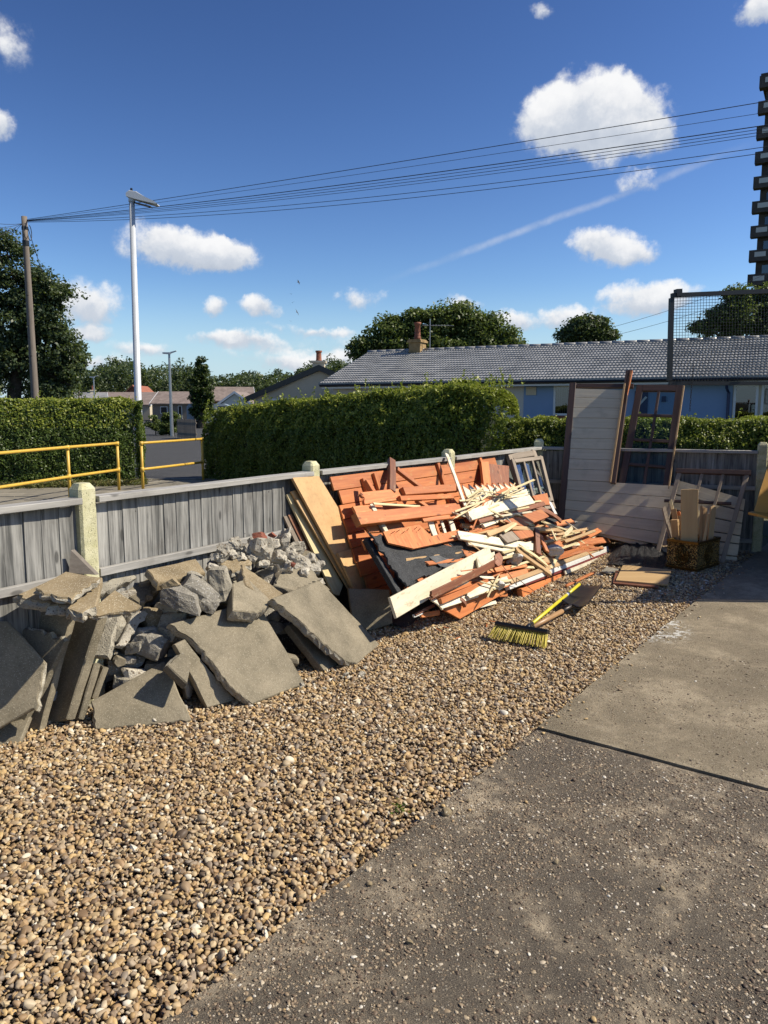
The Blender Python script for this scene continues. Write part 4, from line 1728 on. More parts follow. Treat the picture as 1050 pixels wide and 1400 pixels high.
def far_lamp(px, ytop, Y, label, arm=-.35, wooden=False):
    b = gp(px, Y)
    h = at(px, ytop, Y).z
    th = thing('street_lamp', b, label, 'street lamp')
    M = WM[th.name]
    mb = MB()
    mb.tube([(0, 0, 0), (0, 0, h * .3), (0, 0, h)], [.11, .09, .06], 8)
    mb.obj('column', 'galv' if not wooden else 'pole_wood', th, M)
    mb = MB()
    mb.prism([(arm, -.1, h - .02), (.08, -.1, h - .05), (.08, -.1, h + .06), (arm, -.1, h + .06)], (0, .2, 0))
    if arm < 0 and not wooden:
        mb.prism([(.08, -.08, h + .0), (.42, -.08, h + .12), (.42, -.08, h + .16), (.08, -.08, h + .08)], (0, .16, 0))
    mb.obj('lamp_head', 'lamp_white', th, M)


far_lamp(234, 482, 44, 'slim grey far street lamp left of the conifer')
far_lamp(130, 515, 74, 'short far street lamp in front of the woodland')
far_lamp(109, 504, 70, 'thin far pole at the edge of the dark tree', -.1, True)


def railing(pts, h, posts, label):
    base = pts[0]
    th = thing('guard_railing', base, label, 'railing')
    M = Matrix.Identity(4)
    r = .026

    def hz(u, z):
        n = len(pts) - 1
        k = min(int(u * n), n - 1)
        p = pts[k].lerp(pts[k + 1], u * n - k)
        return Vector((p.x, p.y, z))
    for z, nm in ((h, 'top_rail'), (h * .43, 'mid_rail')):
        mb = MB()
        mb.tube([hz(u, z) for u in np.linspace(0, 1, 9)], r, 10)
        mb.obj(nm, 'yellow_paint', th, smooth=True)
    for u in posts:
        mb = MB()
        mb.tube([hz(u, -.08), hz(u, h - .004)], r * 1.04, 10)
        o = mb.obj('upright', 'yellow_paint', th, smooth=True)
        mb = MB()
        for z in (h, h * .43):
            mb.tube([hz(u, z - .045), hz(u, z + (.032 if z == h else .045))], r * 1.42, 10)
        mb.obj('clamp', 'yellow_paint', o, smooth=True)
    return th


k = .91
rl = [at(-60, 629, 10.6), at(0, 620, 11.45), at(92, 611, 13.2), at(160, 606, 14.7)]
hh = sum(p.z for p in rl[1:]) / 3
railing([Vector((p.x, p.y, 0)) for p in rl], hh, (0.02, .667, 1.0), 'long yellow tubular guard railing in front of the left hedge')
rl = [at(193, 606, 14.8), at(234, 603, 15.7), at(276, 600, 16.8)]
railing([Vector((p.x, p.y, 0)) for p in rl], sum(p.z for p in rl) / 3, (0, 1.0), 'short yellow guard railing ending in the big hedge')


def verge():
    R = np.random.RandomState(9)
    n = 9000
    a, b = Vector((-7.2, 10.2, 0)), Vector((-4.0, 15.0, 0))
    u = R.rand(n)
    w = R.normal(0, .22, n)
    d = (b - a).normalized()
    P = np.stack([a.x + (b.x - a.x) * u + d.y * w, a.y + (b.y - a.y) * u - d.x * w, R.uniform(-.01, .05, n)], 1)
    P[:, 0] -= 1.2 * 0
    P2 = np.stack([R.uniform(-9.5, -4.9, n), np.zeros(n), R.uniform(-.01, .10, n)], 1)
    P2[:, 1] = 14.2 + (P2[:, 0] + 10.2) * (1.7 / 5.25) - np.abs(R.normal(0, .14, n))
    P = np.concatenate([P2])
    o = leaf_mesh('verge_grass', P, np.tile(np.array([0, -.8, .2]), (len(P), 1)), .09, 'dry_grass', seed=5, asp=.16)
    props(o, 'dry grass tufts along the foot of the left hedge', 'grass', kind='stuff')


verge()


def bird(px, py, Y, span, yaw, roll, label):
    """wings spread, one continuous skin"""
    p = at(px, py, Y)
    V = [(-.45, 0, 0), (-.2, -.06, .02), (-.2, .06, .02), (.2, -.07, .03), (.2, .07, .03), (.5, 0, .02), (0, 0, -.07), (0, 0, .08),
         (-.05, -.5, .14), (.16, -.5, .15), (-.12, -1.0, .05), (-.02, -.98, .06), (-.05, .5, .14), (.16, .5, .15), (-.12, 1.0, .05), (-.02, .98, .06)]
    Fc = [(0, 1, 7), (0, 7, 2), (1, 3, 7), (7, 4, 2), (3, 5, 7), (7, 5, 4), (0, 6, 1), (0, 2, 6), (1, 6, 3), (6, 2, 4), (3, 6, 5), (6, 4, 5),
          (1, 8, 9, 3), (8, 10, 11, 9), (2, 4, 13, 12), (12, 13, 15, 14)]
    M = Matrix.Translation(p) @ Matrix.Rotation(yaw, 4, 'Z') @ Matrix.Rotation(roll, 4, 'X')
    o = mesh_obj('bird', [(x * span / 2, y * span / 2, z * span / 2) for x, y, z in V], Fc, 'bird_black', None, M)
    props(o, label, 'bird', 'birds flying in the sky')


bird(408, 386, 70, .75, .4, .7, 'highest dark bird of the small flock in the sky')
bird(398, 402, 75, .5, 1.2, .2, 'second dark bird down in the small flock')
bird(400, 414, 75, .55, 2.0, -.6, 'third dark bird down, beside a wisp of cloud')
bird(406, 427, 75, .7, .9, 1.0, 'fourth dark bird down, wings tilted steeply')
bird(397, 439, 80, .5, 1.5, .3, 'lowest dark bird of the small flock in the sky')

# ------------------------------------------------------------------ broken concrete
Z = Vector((0, 0, 1))


def heap_plane(t0, z0, t1, z1, org=None):
    P = (org or PO[2]) + fn * t0 + Z * z0
    v = fn * (t1 - t0) + Z * (z1 - z0)
    n = v.cross(fd).normalized()
    if n.z < 0:
        n = -n
    return P, n


RPP, RPN = heap_plane(.06, .78, .86, .0)
TPP, TPN = heap_plane(.10, 1.06, .92, .03)


def rp(x, y, off=0.0):
    return onp(x, y, RPP + RPN * off, RPN)


def tpp(x, y, off=0.0):
    return onp(x, y, TPP + TPN * off, TPN)


SR = random.Random(77)


def pt3(a):
    if isinstance(a, Vector):
        return a
    return at(*a)


def slab(name, pix, anchors, thick, mat, label, cat='slab', rough=(), amp=.014, group=None, edge='slab_core', seed=None, clean=.003, off=0.0):
    """a flagstone or piece of one: outline drawn on its own plane, real thickness behind it, worn arrises"""
    A, B, C = [pt3(a) for a in anchors]
    n = (B - A).cross(C - A).normalized()
    if n.dot(CAMP - A) < 0:
        n = -n
    A = A + n * off
    pts = [onp(x, y, A, n) for x, y in pix]
    rnd = random.Random(seed if seed is not None else hash(name + label) % 9999 if 0 else len(label) * 31 + int(pix[0][0]) * 7)
    ctr = sum(pts, Vector()) / len(pts)
    X = (pts[1] - pts[0]).normalized()
    M = frame(ctr, X, n)
    Mi = M.inverted()
    loc = [Mi @ p for p in pts]
    ring, tag = [], []
    k = len(loc)
    for i in range(k):
        a, b = loc[i], loc[(i + 1) % k]
        L = (b - a).length
        m = max(2, int(L / (.022 if i in rough else .07)))
        d = (b - a).normalized()
        o = Vector((d.y, -d.x, 0))
        for j in range(m):
            u = j / m
            q = a + (b - a) * u
            am = amp if i in rough else clean
            q = q + o * rnd.uniform(-1, 1) * am * (1 if j else .3)
            ring.append(Vector((q.x, q.y, 0)))
            tag.append(1 if i in rough else 0)
    N = len(ring)
    # orientation
    area = sum(ring[i].x * ring[(i + 1) % N].y - ring[(i + 1) % N].x * ring[i].y for i in range(N))
    if area < 0:
        ring.reverse()
        tag = [tag[(N - 2 - i) % N] for i in range(N)]
    c = .006
    layers = []

    def inset(q, amt):
        l = math.hypot(q.x, q.y) + 1e-6
        return Vector((q.x * (1 - amt / l), q.y * (1 - amt / l), 0))
    layers.append([inset(q, c) + Z * rnd.uniform(-.001, .001) for q in ring])
    layers.append([q + Z * (-c * rnd.uniform(.6, 1.6) if tag[i] else -c) for i, q in enumerate(ring)])
    for f in (.4, .72):
        lay = []
        for i, q in enumerate(ring):
            am = amp * 1.0 if tag[i] else .0015
            w = inset(q, rnd.uniform(-1.2, .4) * am)
            lay.append(w - Z * (thick * f + rnd.uniform(-1, 1) * am * .25))
        layers.append(lay)
    layers.append([inset(q, .004 + (rnd.uniform(-.6, .8) * amp if tag[i] else 0)) - Z * thick for i, q in enumerate(ring)])
    vs = [q for lay in layers for q in lay]
    fs, mi = [tuple(range(N))], [0]
    for r in range(len(layers) - 1):
        for i in range(N):
            fs.append((r * N + i, (r + 1) * N + i, (r + 1) * N + (i + 1) % N, r * N + (i + 1) % N))
            mi.append(1 if tag[i] and r > 0 else 0)
    e = (len(layers) - 1) * N
    fs.append(tuple(e + i for i in range(N - 1, -1, -1)))
    mi.append(0)
    o = mesh_obj(name, vs, fs, mat, None, M, mats=[mat, edge], midx=mi)
    return props(o, label, cat, group)


G = 'broken paving slabs in the heap'
slab('paving_slab', [(-70, 850), (8, 849), (62, 907), (57, 940), (50, 972), (43, 970), (-70, 1036)], [(8, 849, 3.50), (50, 972, 3.40), (-70, 1036, 3.27)], .045, 'slab_face', 'big slab with snapped white corner at the end of the rubble heap', rough=(2, 3, 4), amp=.008)
slab('paving_slab', [(-50, 1004), (41, 979), (22, 1030), (-50, 1052)], [(41, 979, 3.50), (22, 1030, 3.38), (-50, 1004, 3.42)], .04, 'slab_face', 'low slab wedged under the big snapped-corner slab', rough=())
slab('paving_slab', [(18, 856), (50, 861), (88, 877), (60, 940), (30, 992), (0, 985)], [(18, 856, 3.62), (88, 877, 3.56), (30, 992, 3.48)], .042, 'slab_face', 'upright slab with a crumbled top edge, among the slabs on edge', rough=(0, 1), amp=.012)
slab('paving_slab', [(22, 828), (97, 841), (54, 999), (8, 990)], [(22, 828, 3.74), (97, 841, 3.64), (54, 999, 3.55)], .045, 'slab_face', 'tallest slab stood on edge below the flat slabs', rough=())
slab('paving_slab', [(100, 848), (137, 838), (90, 984), (58, 992)], [(100, 848, 3.80), (137, 838, 3.70), (90, 984, 3.60)], .05, 'slab_face', 'slab stood on edge next to the pale concrete bar', rough=())
slab('paving_slab', [(118, 908), (129, 906), (107, 983), (94, 986)], [(118, 908, 3.78), (129, 906, 3.72), (107, 983, 3.64)], .035, 'slab_face', 'narrow slab strip on edge behind the triangular slab')
slab('paving_slab', [(133, 908), (142, 911), (126, 955), (117, 955)], [(133, 908, 3.86), (142, 911, 3.80), (126, 955, 3.74)], .03, 'slab_face', 'short stub of slab behind the triangular slab')
slab('paving_slab', [(124, 958), (130, 997), (200, 992), (262, 984), (225, 903)], [gr(130, 997), gr(262, 984), (225, 903, 3.93)], .042, 'slab_face', 'triangular broken slab leaning on the front of the rubble', rough=(0, 1, 2), amp=.006)
slab('paving_slab', [(24, 813), (85, 785), (140, 789), (132, 828), (112, 838), (95, 833)], [gr(24, 813, .70), gr(85, 785, .735), gr(112, 838, .665)], .05, 'slab_tan', 'largest flat slab lying against the fence, front edge crumbled', rough=(3, 4, 5), amp=.02)
slab('paving_slab', [(48, 804), (90, 781), (137, 790), (106, 811), (98, 819), (60, 812)], [gr(48, 804, .745), gr(90, 781, .775), gr(98, 819, .72)], .03, 'slab_tan', 'flat tan slab piece on top of the largest flat slab', rough=(2, 3, 4, 5), amp=.012)
slab('paving_slab', [(116, 838), (157, 806), (194, 828), (178, 836), (126, 841)], [gr(120, 839, .60), gr(157, 806, .68), gr(190, 830, .60)], .035, 'slab_tan', 'tan triangular flag piece beside the flat slabs', rough=(2, 3), amp=.012)
slab('paving_slab', [(160, 806), (203, 788), (221, 797), (190, 825)], [(160, 806, 4.12), (203, 788, 4.28), (190, 825, 4.05)], .05, 'slab_face', 'dark tilted slab between the concrete bar and the grey blocks', rough=(2,), amp=.012)
slab('paving_slab', [(200, 779), (268, 764), (281, 782), (216, 797)], [gr(200, 779, .665), gr(268, 764, .67), gr(216, 797, .615)], .05, 'slab_tan', 'flat oblong slab lying along the fence foot rail', rough=(3,), amp=.006)
slab('paving_slab', [(117, 806), (178, 782), (188, 789), (126, 818)], [(117, 806, 3.86), (178, 782, 4.18), (126, 818, 3.84)], .055, 'slab_core', 'grey concrete bar lying across the flat slabs', rough=(0, 1, 2, 3), amp=.008)
slab('concrete_bar', [(149, 838), (163, 837), (147, 898), (127, 897)], [(149, 838, 3.94), (163, 837, 3.94), (127, 897, 3.80)], .05, 'slab_core', 'pale speckled concrete bar standing beside the slabs on edge', 'concrete piece', rough=(0, 1, 2, 3), amp=.004)
slab('concrete_bar', [(187, 832), (203, 838), (171, 884), (158, 884)], [(187, 832, 4.02), (203, 838, 4.05), (158, 884, 3.86)], .05, 'mortar', 'rough pale concrete strip leaning in the middle of the rubble', 'concrete piece', rough=(0, 1, 2, 3), amp=.008)
slab('paving_slab', [(232, 853), (300, 834), (352, 822), (418, 935), (345, 963), (314, 938), (290, 905), (262, 873)], [gr(345, 963), gr(418, 935), rp(352, 822, .05)], .05, 'slab_face', 'largest whole slab with a faint crease, leaning on the rubble front', rough=(4, 5, 6, 7), amp=.007)
slab('paving_slab', [(239, 881), (253, 874), (322, 958), (284, 968)], [gr(284, 968), gr(322, 958), rp(244, 878, -.03)], .05, 'slab_face', 'slab edge showing underneath the creased slab')
slab('paving_slab', [(372, 818), (437, 793), (519, 881), (488, 908), (472, 904), (436, 874), (402, 842)], [gr(488, 908), gr(519, 881), rp(437, 793, .06)], .05, 'slab_face', 'leaning slab with a chipped edge next to the small upright slab', rough=(3, 4, 5, 6), amp=.009)
slab('paving_slab', [(394, 854), (406, 850), (463, 908), (444, 918)], [gr(444, 918), gr(463, 908), rp(398, 852, -.03)], .05, 'slab_face', 'slab edge showing underneath the chipped leaning slab')
g_u1 = gr(505, 862)
slab('paving_slab', [(476, 804), (533, 806), (537, 852), (505, 863), (482, 848)], [g_u1, (533, 806, g_u1.y + .13), (476, 804, g_u1.y + .06)], .045, 'slab_face', 'small upright slab at the foot of the fibreboard sheets', rough=(3,), amp=.006)
slab('paving_slab', [(330, 771), (387, 811), (372, 823), (336, 800)], [rp(330, 771, .05), rp(387, 811, .05), rp(336, 800, .10)], .07, 'slab_tan', 'tan broken flag wedged behind the creased slab', rough=(0, 1, 2, 3), amp=.008)
slab('paving_slab', [(318, 797), (338, 790), (373, 823), (352, 838), (318, 834)], [rp(318, 797, .09), rp(373, 823, .11), rp(318, 834, .13)], .08, 'slab_face', 'olive angular slab fragment above the creased slab', rough=(0, 2, 3), amp=.006)
slab('paving_slab', [(374, 800), (386, 781), (424, 774), (438, 792), (402, 808)], [rp(374, 800, .02), rp(424, 774, .03), rp(402, 808, .06)], .05, 'slab_face', 'grey flat fragment behind the chipped leaning slab', rough=(0, 1, 2, 3), amp=.012)
slab('paving_slab', [(300, 770), (335, 756), (345, 770), (318, 782)], [rp(300, 770, .0), rp(335, 756, .02), rp(318, 782, .04)], .05, 'slab_tan', 'small tan flag under the pale mortar lumps', rough=(0, 1, 2, 3), amp=.01)
slab('paving_slab', [(252, 893), (262, 905), (256, 935), (228, 908)], [rp(252, 893, -.03), rp(262, 905, -.03), rp(228, 908, -.02)], .05, 'slab_face', 'small grey slab corner behind the triangular slab tip', rough=(3,))


def lump(px, py, w, h, mat, label, off=.0, group=None, Y=None, cuts=9, depth=None, tilt=0.0, rough=.06):
    if px < 262 and py > 820:              # these sit between the triangular slab and the fence
        Y = 4.15 - max(0, py - 830) * .0034 + (px - 205) * .0012 + (.13 if py > 890 else 0)
    boxy = .75 if mat in ('block_grey', 'slab_core', 'slab_face', 'slab_tan') or w > 38 else .3
    c = at(px, py, Y) if Y else rp(px, py, off)
    k = c.y / FPX
    sx, sz = w * k * .5, h * k * .5
    R = Matrix.Rotation(tilt, 4, 'Y') @ Matrix.Rotation(SR.uniform(-.25, .25), 4, 'Z')
    return chunk('concrete_chunk', c, (sx * (1.12 if boxy < .5 else .92), (depth or (sx + sz) * (.5 if boxy < .5 else .42)), sz * (1.12 if boxy < .5 else .92)), mat, SR, label, 'rubble', group, cuts=cuts, rot=R, rough=rough, boxy=boxy)


lump(246, 817, 62, 27, 'block_grey', 'dark grey rounded concrete block across the middle of the rubble', .06, tilt=.38, cuts=6)
lump(273, 807, 50, 27, 'block_grey', 'pale grey concrete block above the dark rounded one', .06, tilt=.55, cuts=7)
lump(300, 796, 38, 50, 'slab_core', 'upright grey-tan concrete block with a pointed top', .07, cuts=10)
lump(232, 834, 46, 30, 'mortar', 'whitish smooth lump under the dark rounded block', .05, cuts=7)
lump(208, 845, 34, 34, 'slab_tan', 'tan split lump below the whitish smooth lump', .05)
lump(236, 852, 46, 34, 'slab_core', 'yellowish broken lump beside the creased slab corner', .03)
lump(208, 879, 46, 40, 'block_grey', 'round-ended speckled grey block near the triangular slab', .06, tilt=.5, cuts=7)
lump(192, 866, 36, 30, 'mortar', 'rough pinkish mortar lump next to the speckled grey block', .05)
lump(176, 902, 50, 27, 'block_grey', 'squarish grey block resting above the triangular slab', .06, tilt=.12)
lump(158, 911, 24, 24, 'block_grey', 'dark broken block behind the triangular slab', .04)
lump(220, 913, 56, 26, 'slab_face', 'brown-grey block directly above the triangular slab tip', .03)
lump(254, 940, 16, 34, 'mortar', 'small pale rounded stone beside the triangular slab', .07, cuts=4)
lump(176, 936, 40, 26, 'slab_core', 'thin pale fragment behind the triangular slab edge', .0)
MG = 'pale mortar lumps on the back of the heap'
for i, (x, y, s) in enumerate([(308, 752, 20), (322, 742, 22), (336, 752, 22), (330, 762, 18), (298, 762, 18), (345, 740, 18), (360, 752, 34), (388, 738, 26), (376, 762, 26), (396, 757, 28), (412, 770, 26), (404, 748, 22), (424, 764, 22), (430, 780, 22), (358, 772, 18), (414, 786, 20), (392, 777, 22), (290, 775, 18), (345, 765, 16), (372, 745, 20), (318, 758, 14), (436, 774, 16)]):
    if i in (7, 6):
        lump(x, y, s * 1.1, s * 1.25, 'mortar', ['long cratered mortar block on the back of the heap', 'tall notched mortar block standing highest on the heap'][i == 7], .06, cuts=8, tilt=.5 if i == 6 else 0, rough=.14)
    else:
        lump(x, y, s, s * .85, 'mortar', 'small pale mortar lump on the back of the rubble heap', .03, MG, rough=.14)
for i, (x, y, s, lb) in enumerate([(355, 738, 24, 'dark red brick end on the crest of the rubble heap'), (398, 772, 14, 'small red brick bit between the pale mortar lumps'), (372, 732, 12, 'smallest red brick crumb on the crest of the heap')]):
    lump(x, y, s, s * .7, 'brick_bit', lb, .06)
FG = 'smaller rubble packed between the slabs'
for i in range(70):
    s_ = SR.uniform(-1.95, -.25)
    t_ = SR.uniform(.08, .66)
    z_ = max(.03, .78 * (1 - (t_ - .06) / .80) - SR.uniform(.13, .22))
    if s_ < -1.2:
        t_ *= .45
        z_ *= .9
    c = PO[2] + fd * s_ + fn * t_ + Z * z_
    q = SR.uniform(.035, .085)
    mt_, wd = SR.choice([('block_grey', 'dark grey'), ('slab_core', 'speckled grey'), ('slab_face', 'olive brown'), ('mortar', 'pale')])
    near_ = 'near the slabs stood on edge' if s_ < -1.45 else 'behind the creased slab' if s_ < -.85 else 'near the chipped leaning slab'
    chunk('concrete_chunk', c, (q * SR.uniform(1, 1.5), q, q * SR.uniform(.6, .9)), mt_, SR, 'small %s rubble lump packed in %s' % (wd, near_), 'rubble', FG + ', ' + wd + ' ' + near_, sub=2)


VG = 'broken concrete blocks between the slabs'
for i, (x, y, w, h, mt, lb) in enumerate([
        (150, 822, 34, 20, 'slab_core', 'pale broken lump below the concrete bar'), (180, 846, 30, 22, 'block_grey', 'grey lump beneath the tan triangular flag'),
        (258, 834, 34, 24, 'slab_core', 'pale square-cut block beside the pointed one'), (246, 866, 26, 22, 'block_grey', 'grey lump against the creased slab corner'),
        (186, 884, 26, 18, 'slab_core', 'pale wedge lying over the squarish grey block'), (228, 868, 28, 24, 'slab_core', 'sandy wedge left of the creased slab corner'),
        (240, 896, 24, 26, 'block_grey', 'dark wedge in the hollow by the creased slab'), (150, 898, 24, 22, 'mortar', 'pale lump in the gap by the narrow slab strip'),
        (172, 826, 24, 18, 'mortar', 'small pale piece by the dark tilted slab'), (285, 826, 30, 20, 'block_grey', 'grey piece tucked behind the creased slab top'),
        (315, 806, 26, 20, 'mortar', 'whitish piece beside the pointed block'), (268, 790, 26, 16, 'slab_core', 'pale flake on the oblong slab end'),
        (232, 800, 28, 14, 'slab_tan', 'tan flake under the oblong slab'), (200, 924, 28, 14, 'slab_core', 'thin pale flake above the triangular slab')]):
    lump(x, y, w, h, mt, lb, .05, cuts=7, tilt=SR.uniform(-.6, .6), rough=.09)


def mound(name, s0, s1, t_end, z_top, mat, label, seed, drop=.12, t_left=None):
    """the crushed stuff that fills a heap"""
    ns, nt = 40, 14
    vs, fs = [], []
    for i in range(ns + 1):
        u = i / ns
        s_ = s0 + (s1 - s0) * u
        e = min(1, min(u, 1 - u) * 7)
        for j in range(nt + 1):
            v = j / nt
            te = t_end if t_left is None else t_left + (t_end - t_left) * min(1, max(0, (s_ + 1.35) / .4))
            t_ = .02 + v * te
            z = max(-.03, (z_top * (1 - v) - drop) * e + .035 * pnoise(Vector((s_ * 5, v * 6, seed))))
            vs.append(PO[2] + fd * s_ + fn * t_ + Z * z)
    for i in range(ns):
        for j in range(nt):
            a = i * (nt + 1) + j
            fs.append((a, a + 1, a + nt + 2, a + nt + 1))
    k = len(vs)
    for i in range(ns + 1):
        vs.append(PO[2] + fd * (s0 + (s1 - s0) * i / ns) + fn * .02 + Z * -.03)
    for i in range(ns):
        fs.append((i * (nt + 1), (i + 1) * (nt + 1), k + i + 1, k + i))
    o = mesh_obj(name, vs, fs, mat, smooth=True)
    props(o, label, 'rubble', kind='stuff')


mound('crushed_rubble', -1.9, -.15, .66, .72, 'fines_gap_shade', 'crushed concrete inside the slab heap, coloured dark as gap shade', 4, .24, .30)
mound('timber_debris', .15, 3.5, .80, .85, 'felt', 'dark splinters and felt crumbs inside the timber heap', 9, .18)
w0 = [at(97, 752, 3.80), at(131, 786, 3.86), at(94, 783, 3.80)]
mb = MB()
mb.prism(w0[::-1], Vector((.012, .018, 0)))
props(mb.obj('wood_scrap', 'old_slats'), 'pointed brown board scrap leaning on the yellowed post', 'wood scrap')

# ------------------------------------------------------------------ broken shed timber
TR = random.Random(15)


def T(x0, y0, x1, y1, wpx, mat, label, off=.04, off1=None, t=.014, jag=(0, 0), warp=0.0, roll=None, group=None, name='shed_board', w1=None, cat='board', nrm=None):
    p0 = tpp(x0, y0, off)
    p1 = tpp(x1, y1, off if off1 is None else off1)
    w = wpx * (p0.y + p1.y) / 2 / FPX
    r = TR.uniform(-.12, .12) if roll is None else roll
    if jag == (0, 0) and t < .03 and TR.random() < .6:
        jag = (TR.uniform(.002, .014), TR.uniform(.002, .014))
    if warp == 0 and TR.random() < .5:
        warp = TR.uniform(-.008, .012)
    w1 = None if w1 is None else w1 * p1.y / FPX
    return plank(name, p0, p1, w, t, mat, nrm or TPN, None, label, cat, group, jag, warp, w1, r)


# fibreboard sheets against the fence
def sheet_board(pix, anchors, thick, mat, label, name='fibreboard_sheet', cat='board', off=0.0):
    A, B, C = [pt3(a) for a in anchors]
    n = (B - A).cross(C - A).normalized()
    if n.dot(CAMP - A) < 0:
        n = -n
    A = A + n * off
    P = [onp(x, y, A, n) for x, y in pix]
    M = frame(P[0], P[-1] - P[0], n)
    Mi = M.inverted()
    mb = MB()
    L = [Mi @ p for p in P]
    area = sum(L[i].x * L[(i + 1) % len(L)].y - L[(i + 1) % len(L)].x * L[i].y for i in range(len(L)))
    if area < 0:
        L.reverse()
    mb.prism(L, (0, 0, -thick))
    mb.f = [f[::-1] if i > 1 else f for i, f in enumerate(mb.f)]
    o = mb.obj(name, mat, None, M)
    return props(o, label, cat)


ftop = PO[2] + fn * .075
m_tl = onp(400, 653, ftop, fn)
m_tr = onp(436, 651, ftop, fn)
m_b = gr(540, 828, .03)
sheet_board([(400, 653), (436, 651), (541, 822), (486, 812)], [m_tl, m_tr, m_b], .02, 'mdf', 'tall fibreboard sheet leaning from fence post to gravel')
sheet_board([(462, 756), (495, 746), (541, 824), (492, 822)], [m_tl, m_tr, m_b], .018, 'mdf', 'short fibreboard offcut laid on the tall sheet', off=.022)
sheet_board([(398, 672), (404, 670), (497, 806), (484, 812)], [m_tl, m_tr, m_b], .014, 'mdf', 'narrow fibreboard edge just behind the tall sheet', off=-.05)
sheet_board([(392, 676), (399, 674), (469, 800), (464, 814), (456, 812)], [m_tl, m_tr, m_b], .016, 'pale_split', 'pale yellow board edge left of the fibreboard sheets', off=-.075)
sheet_board([(405, 684), (411, 682), (487, 806), (478, 808)], [m_tl, m_tr, m_b], .012, 'raw_pine', 'thin pine strip between the fibreboard edges', off=-.035)
sheet_board([(394, 704), (399, 703), (432, 766), (425, 768)], [m_tl, m_tr, m_b], .016, 'shed_brown', 'red-brown board edge beside the mortar lumps', off=-.11)
sheet_board([(388, 706), (394, 705), (424, 768), (417, 770)], [m_tl, m_tr, m_b], .016, 'grey_frame', 'grey board edge nearest the rubble heap', off=-.12)


def shed_wall(label, s0, s1, t_top, z_top, t_bot, z_bot, n, mat, battens, batmat, top_off=0):
    a = PO[2] + fd * s0 + fn * t_top + Z * z_top
    v = (fn * (t_bot - t_top) + Z * (z_bot - z_top))
    H = v.length
    v.normalize()
    nn = fd.cross(v)
    if nn.dot(fn) < 0:
        nn = -nn
    th = thing('shed_wall_panel', a + v * H, label, 'shed panel')
    q = random.Random(len(label))
    bw = H / n
    for i in range(n):
        c = a + v * (bw * (i + .5)) + nn * q.uniform(0, .004)
        e0, e1 = q.uniform(-.03, .03), q.uniform(-.06, .05)
        plank('board', c + fd * e0, c + fd * (s1 - s0 + e1), bw - .004, .014, mat, nn, th)
    for u, l0, l1 in battens:
        p = a + fd * u + nn * .034
        plank('batten', p + v * l0 * H, p + v * l1 * H, .045, .033, batmat, nn, th)
    return th


shed_wall('long orange shed wall leaning flat against the fence', .16, 2.92, .07, 1.05, .42, .12, 9, 'shed_orange', [(.35, .05, .35), (.52, .02, .18), (1.55, .0, .4), (2.4, 0, .5)], 'shed_orange')
# dark stub, brace and beams on the orange wall
NB = Vector((fn.x, fn.y, .35)).normalized()
T(537, 627, 537, 670, 10, 'shed_brown', 'dark stub of post rising above the fence cap', .03, .07, .045, name='shed_beam')
T(544, 640, 578, 666, 9, 'shed_orange', 'short diagonal brace beside the dark stub', .05, .06, .03, name='shed_beam')
T(503, 656, 514, 674, 9, 'shed_orange', 'short upright block left of the dark stub', .05, .06, .045, name='shed_beam')
T(553, 671, 627, 666, 11, 'shed_orange', 'square orange beam end pointing left under the brace', .10, .10, .045, roll=.2, name='shed_beam')
T(496, 681, 568, 673, 18, 'shed_orange', 'wide orange plank with a forked end', .06, .06, .02, (.03, .05))
T(548, 681, 620, 678, 7, 'shed_orange', 'thin round-edged orange rail below the square beam', .09, .09, .03, roll=.3, name='shed_beam')
T(486, 699, 524, 694, 16, 'shed_orange', 'broad orange board behind the pale strip', .04, .04, .02)
T(508, 688, 530, 728, 8, 'shed_cream', 'pale upright strip crossing behind the long orange beam', .05, .06, .03, name='shed_beam')
T(511, 688, 575, 692, 4, 'pale_split', 'thin pale lath above the long orange beam', .085, .08, .012)
T(570, 682, 588, 694, 7, 'shed_orange', 'small tilted orange stub near the beam middle', .06, .07, .03, name='shed_beam')
T(490, 709, 630, 694, 17, 'shed_orange', 'long orange beam lying across the leaning wall', .12, .12, .05, roll=.1, name='shed_beam')
T(576, 706, 630, 701, 17, 'shed_orange', 'orange board with nail holes under the long beam end', .10, .10, .02)
T(500, 719, 548, 716, 20, 'shed_orange', 'wide orange board low on the leaning wall', .03, .03, .02)
T(498, 745, 520, 742, 16, 'shed_orange', 'orange board disappearing under the fibreboard', .0, .03, .02)
T(588, 706, 597, 735, 13, 'shed_cream', 'cream upright slat, widest of the row of slats', .06, .07, .014)
T(602, 706, 611, 733, 6, 'shed_cream', 'narrow cream slat in the row of slats', .06, .07, .014)
T(596, 712, 603, 734, 5, 'shed_orange', 'orange sliver between the cream slats', .065, .07, .014)
T(613, 704, 622, 732, 11, 'shed_cream', 'cream slat at the end of the row of slats', .06, .07, .014)
T(630, 706, 640, 728, 12, 'felt', 'torn felt flap beside the row of cream slats', .06, .07, .008, (.02, .02), name='felt_scrap', cat='roof felt')
sheet_board([(524, 727), (573, 717), (590, 733), (627, 724), (632, 736), (566, 750), (531, 742)], [tpp(524, 727, .09), tpp(627, 724, .09), tpp(566, 750, .12)], .014, 'shed_orange', 'nail-studded orange sheet on top of the black felt', 'shed_board')
for i, (x, y) in enumerate([(534, 726), (541, 724), (549, 726), (556, 722), (566, 720), (571, 722)]):
    p = tpp(x, y + 4, .10)
    mb = MB()
    mb.tube([p, p + TPN * .035 + Vector((TR.uniform(-.01, .01), 0, 0))], .0025, 5)
    props(mb.obj('nail', 'rust_wire'), 'bent nail sticking out of the nail-studded orange sheet', 'nail', 'nails in the orange sheet')
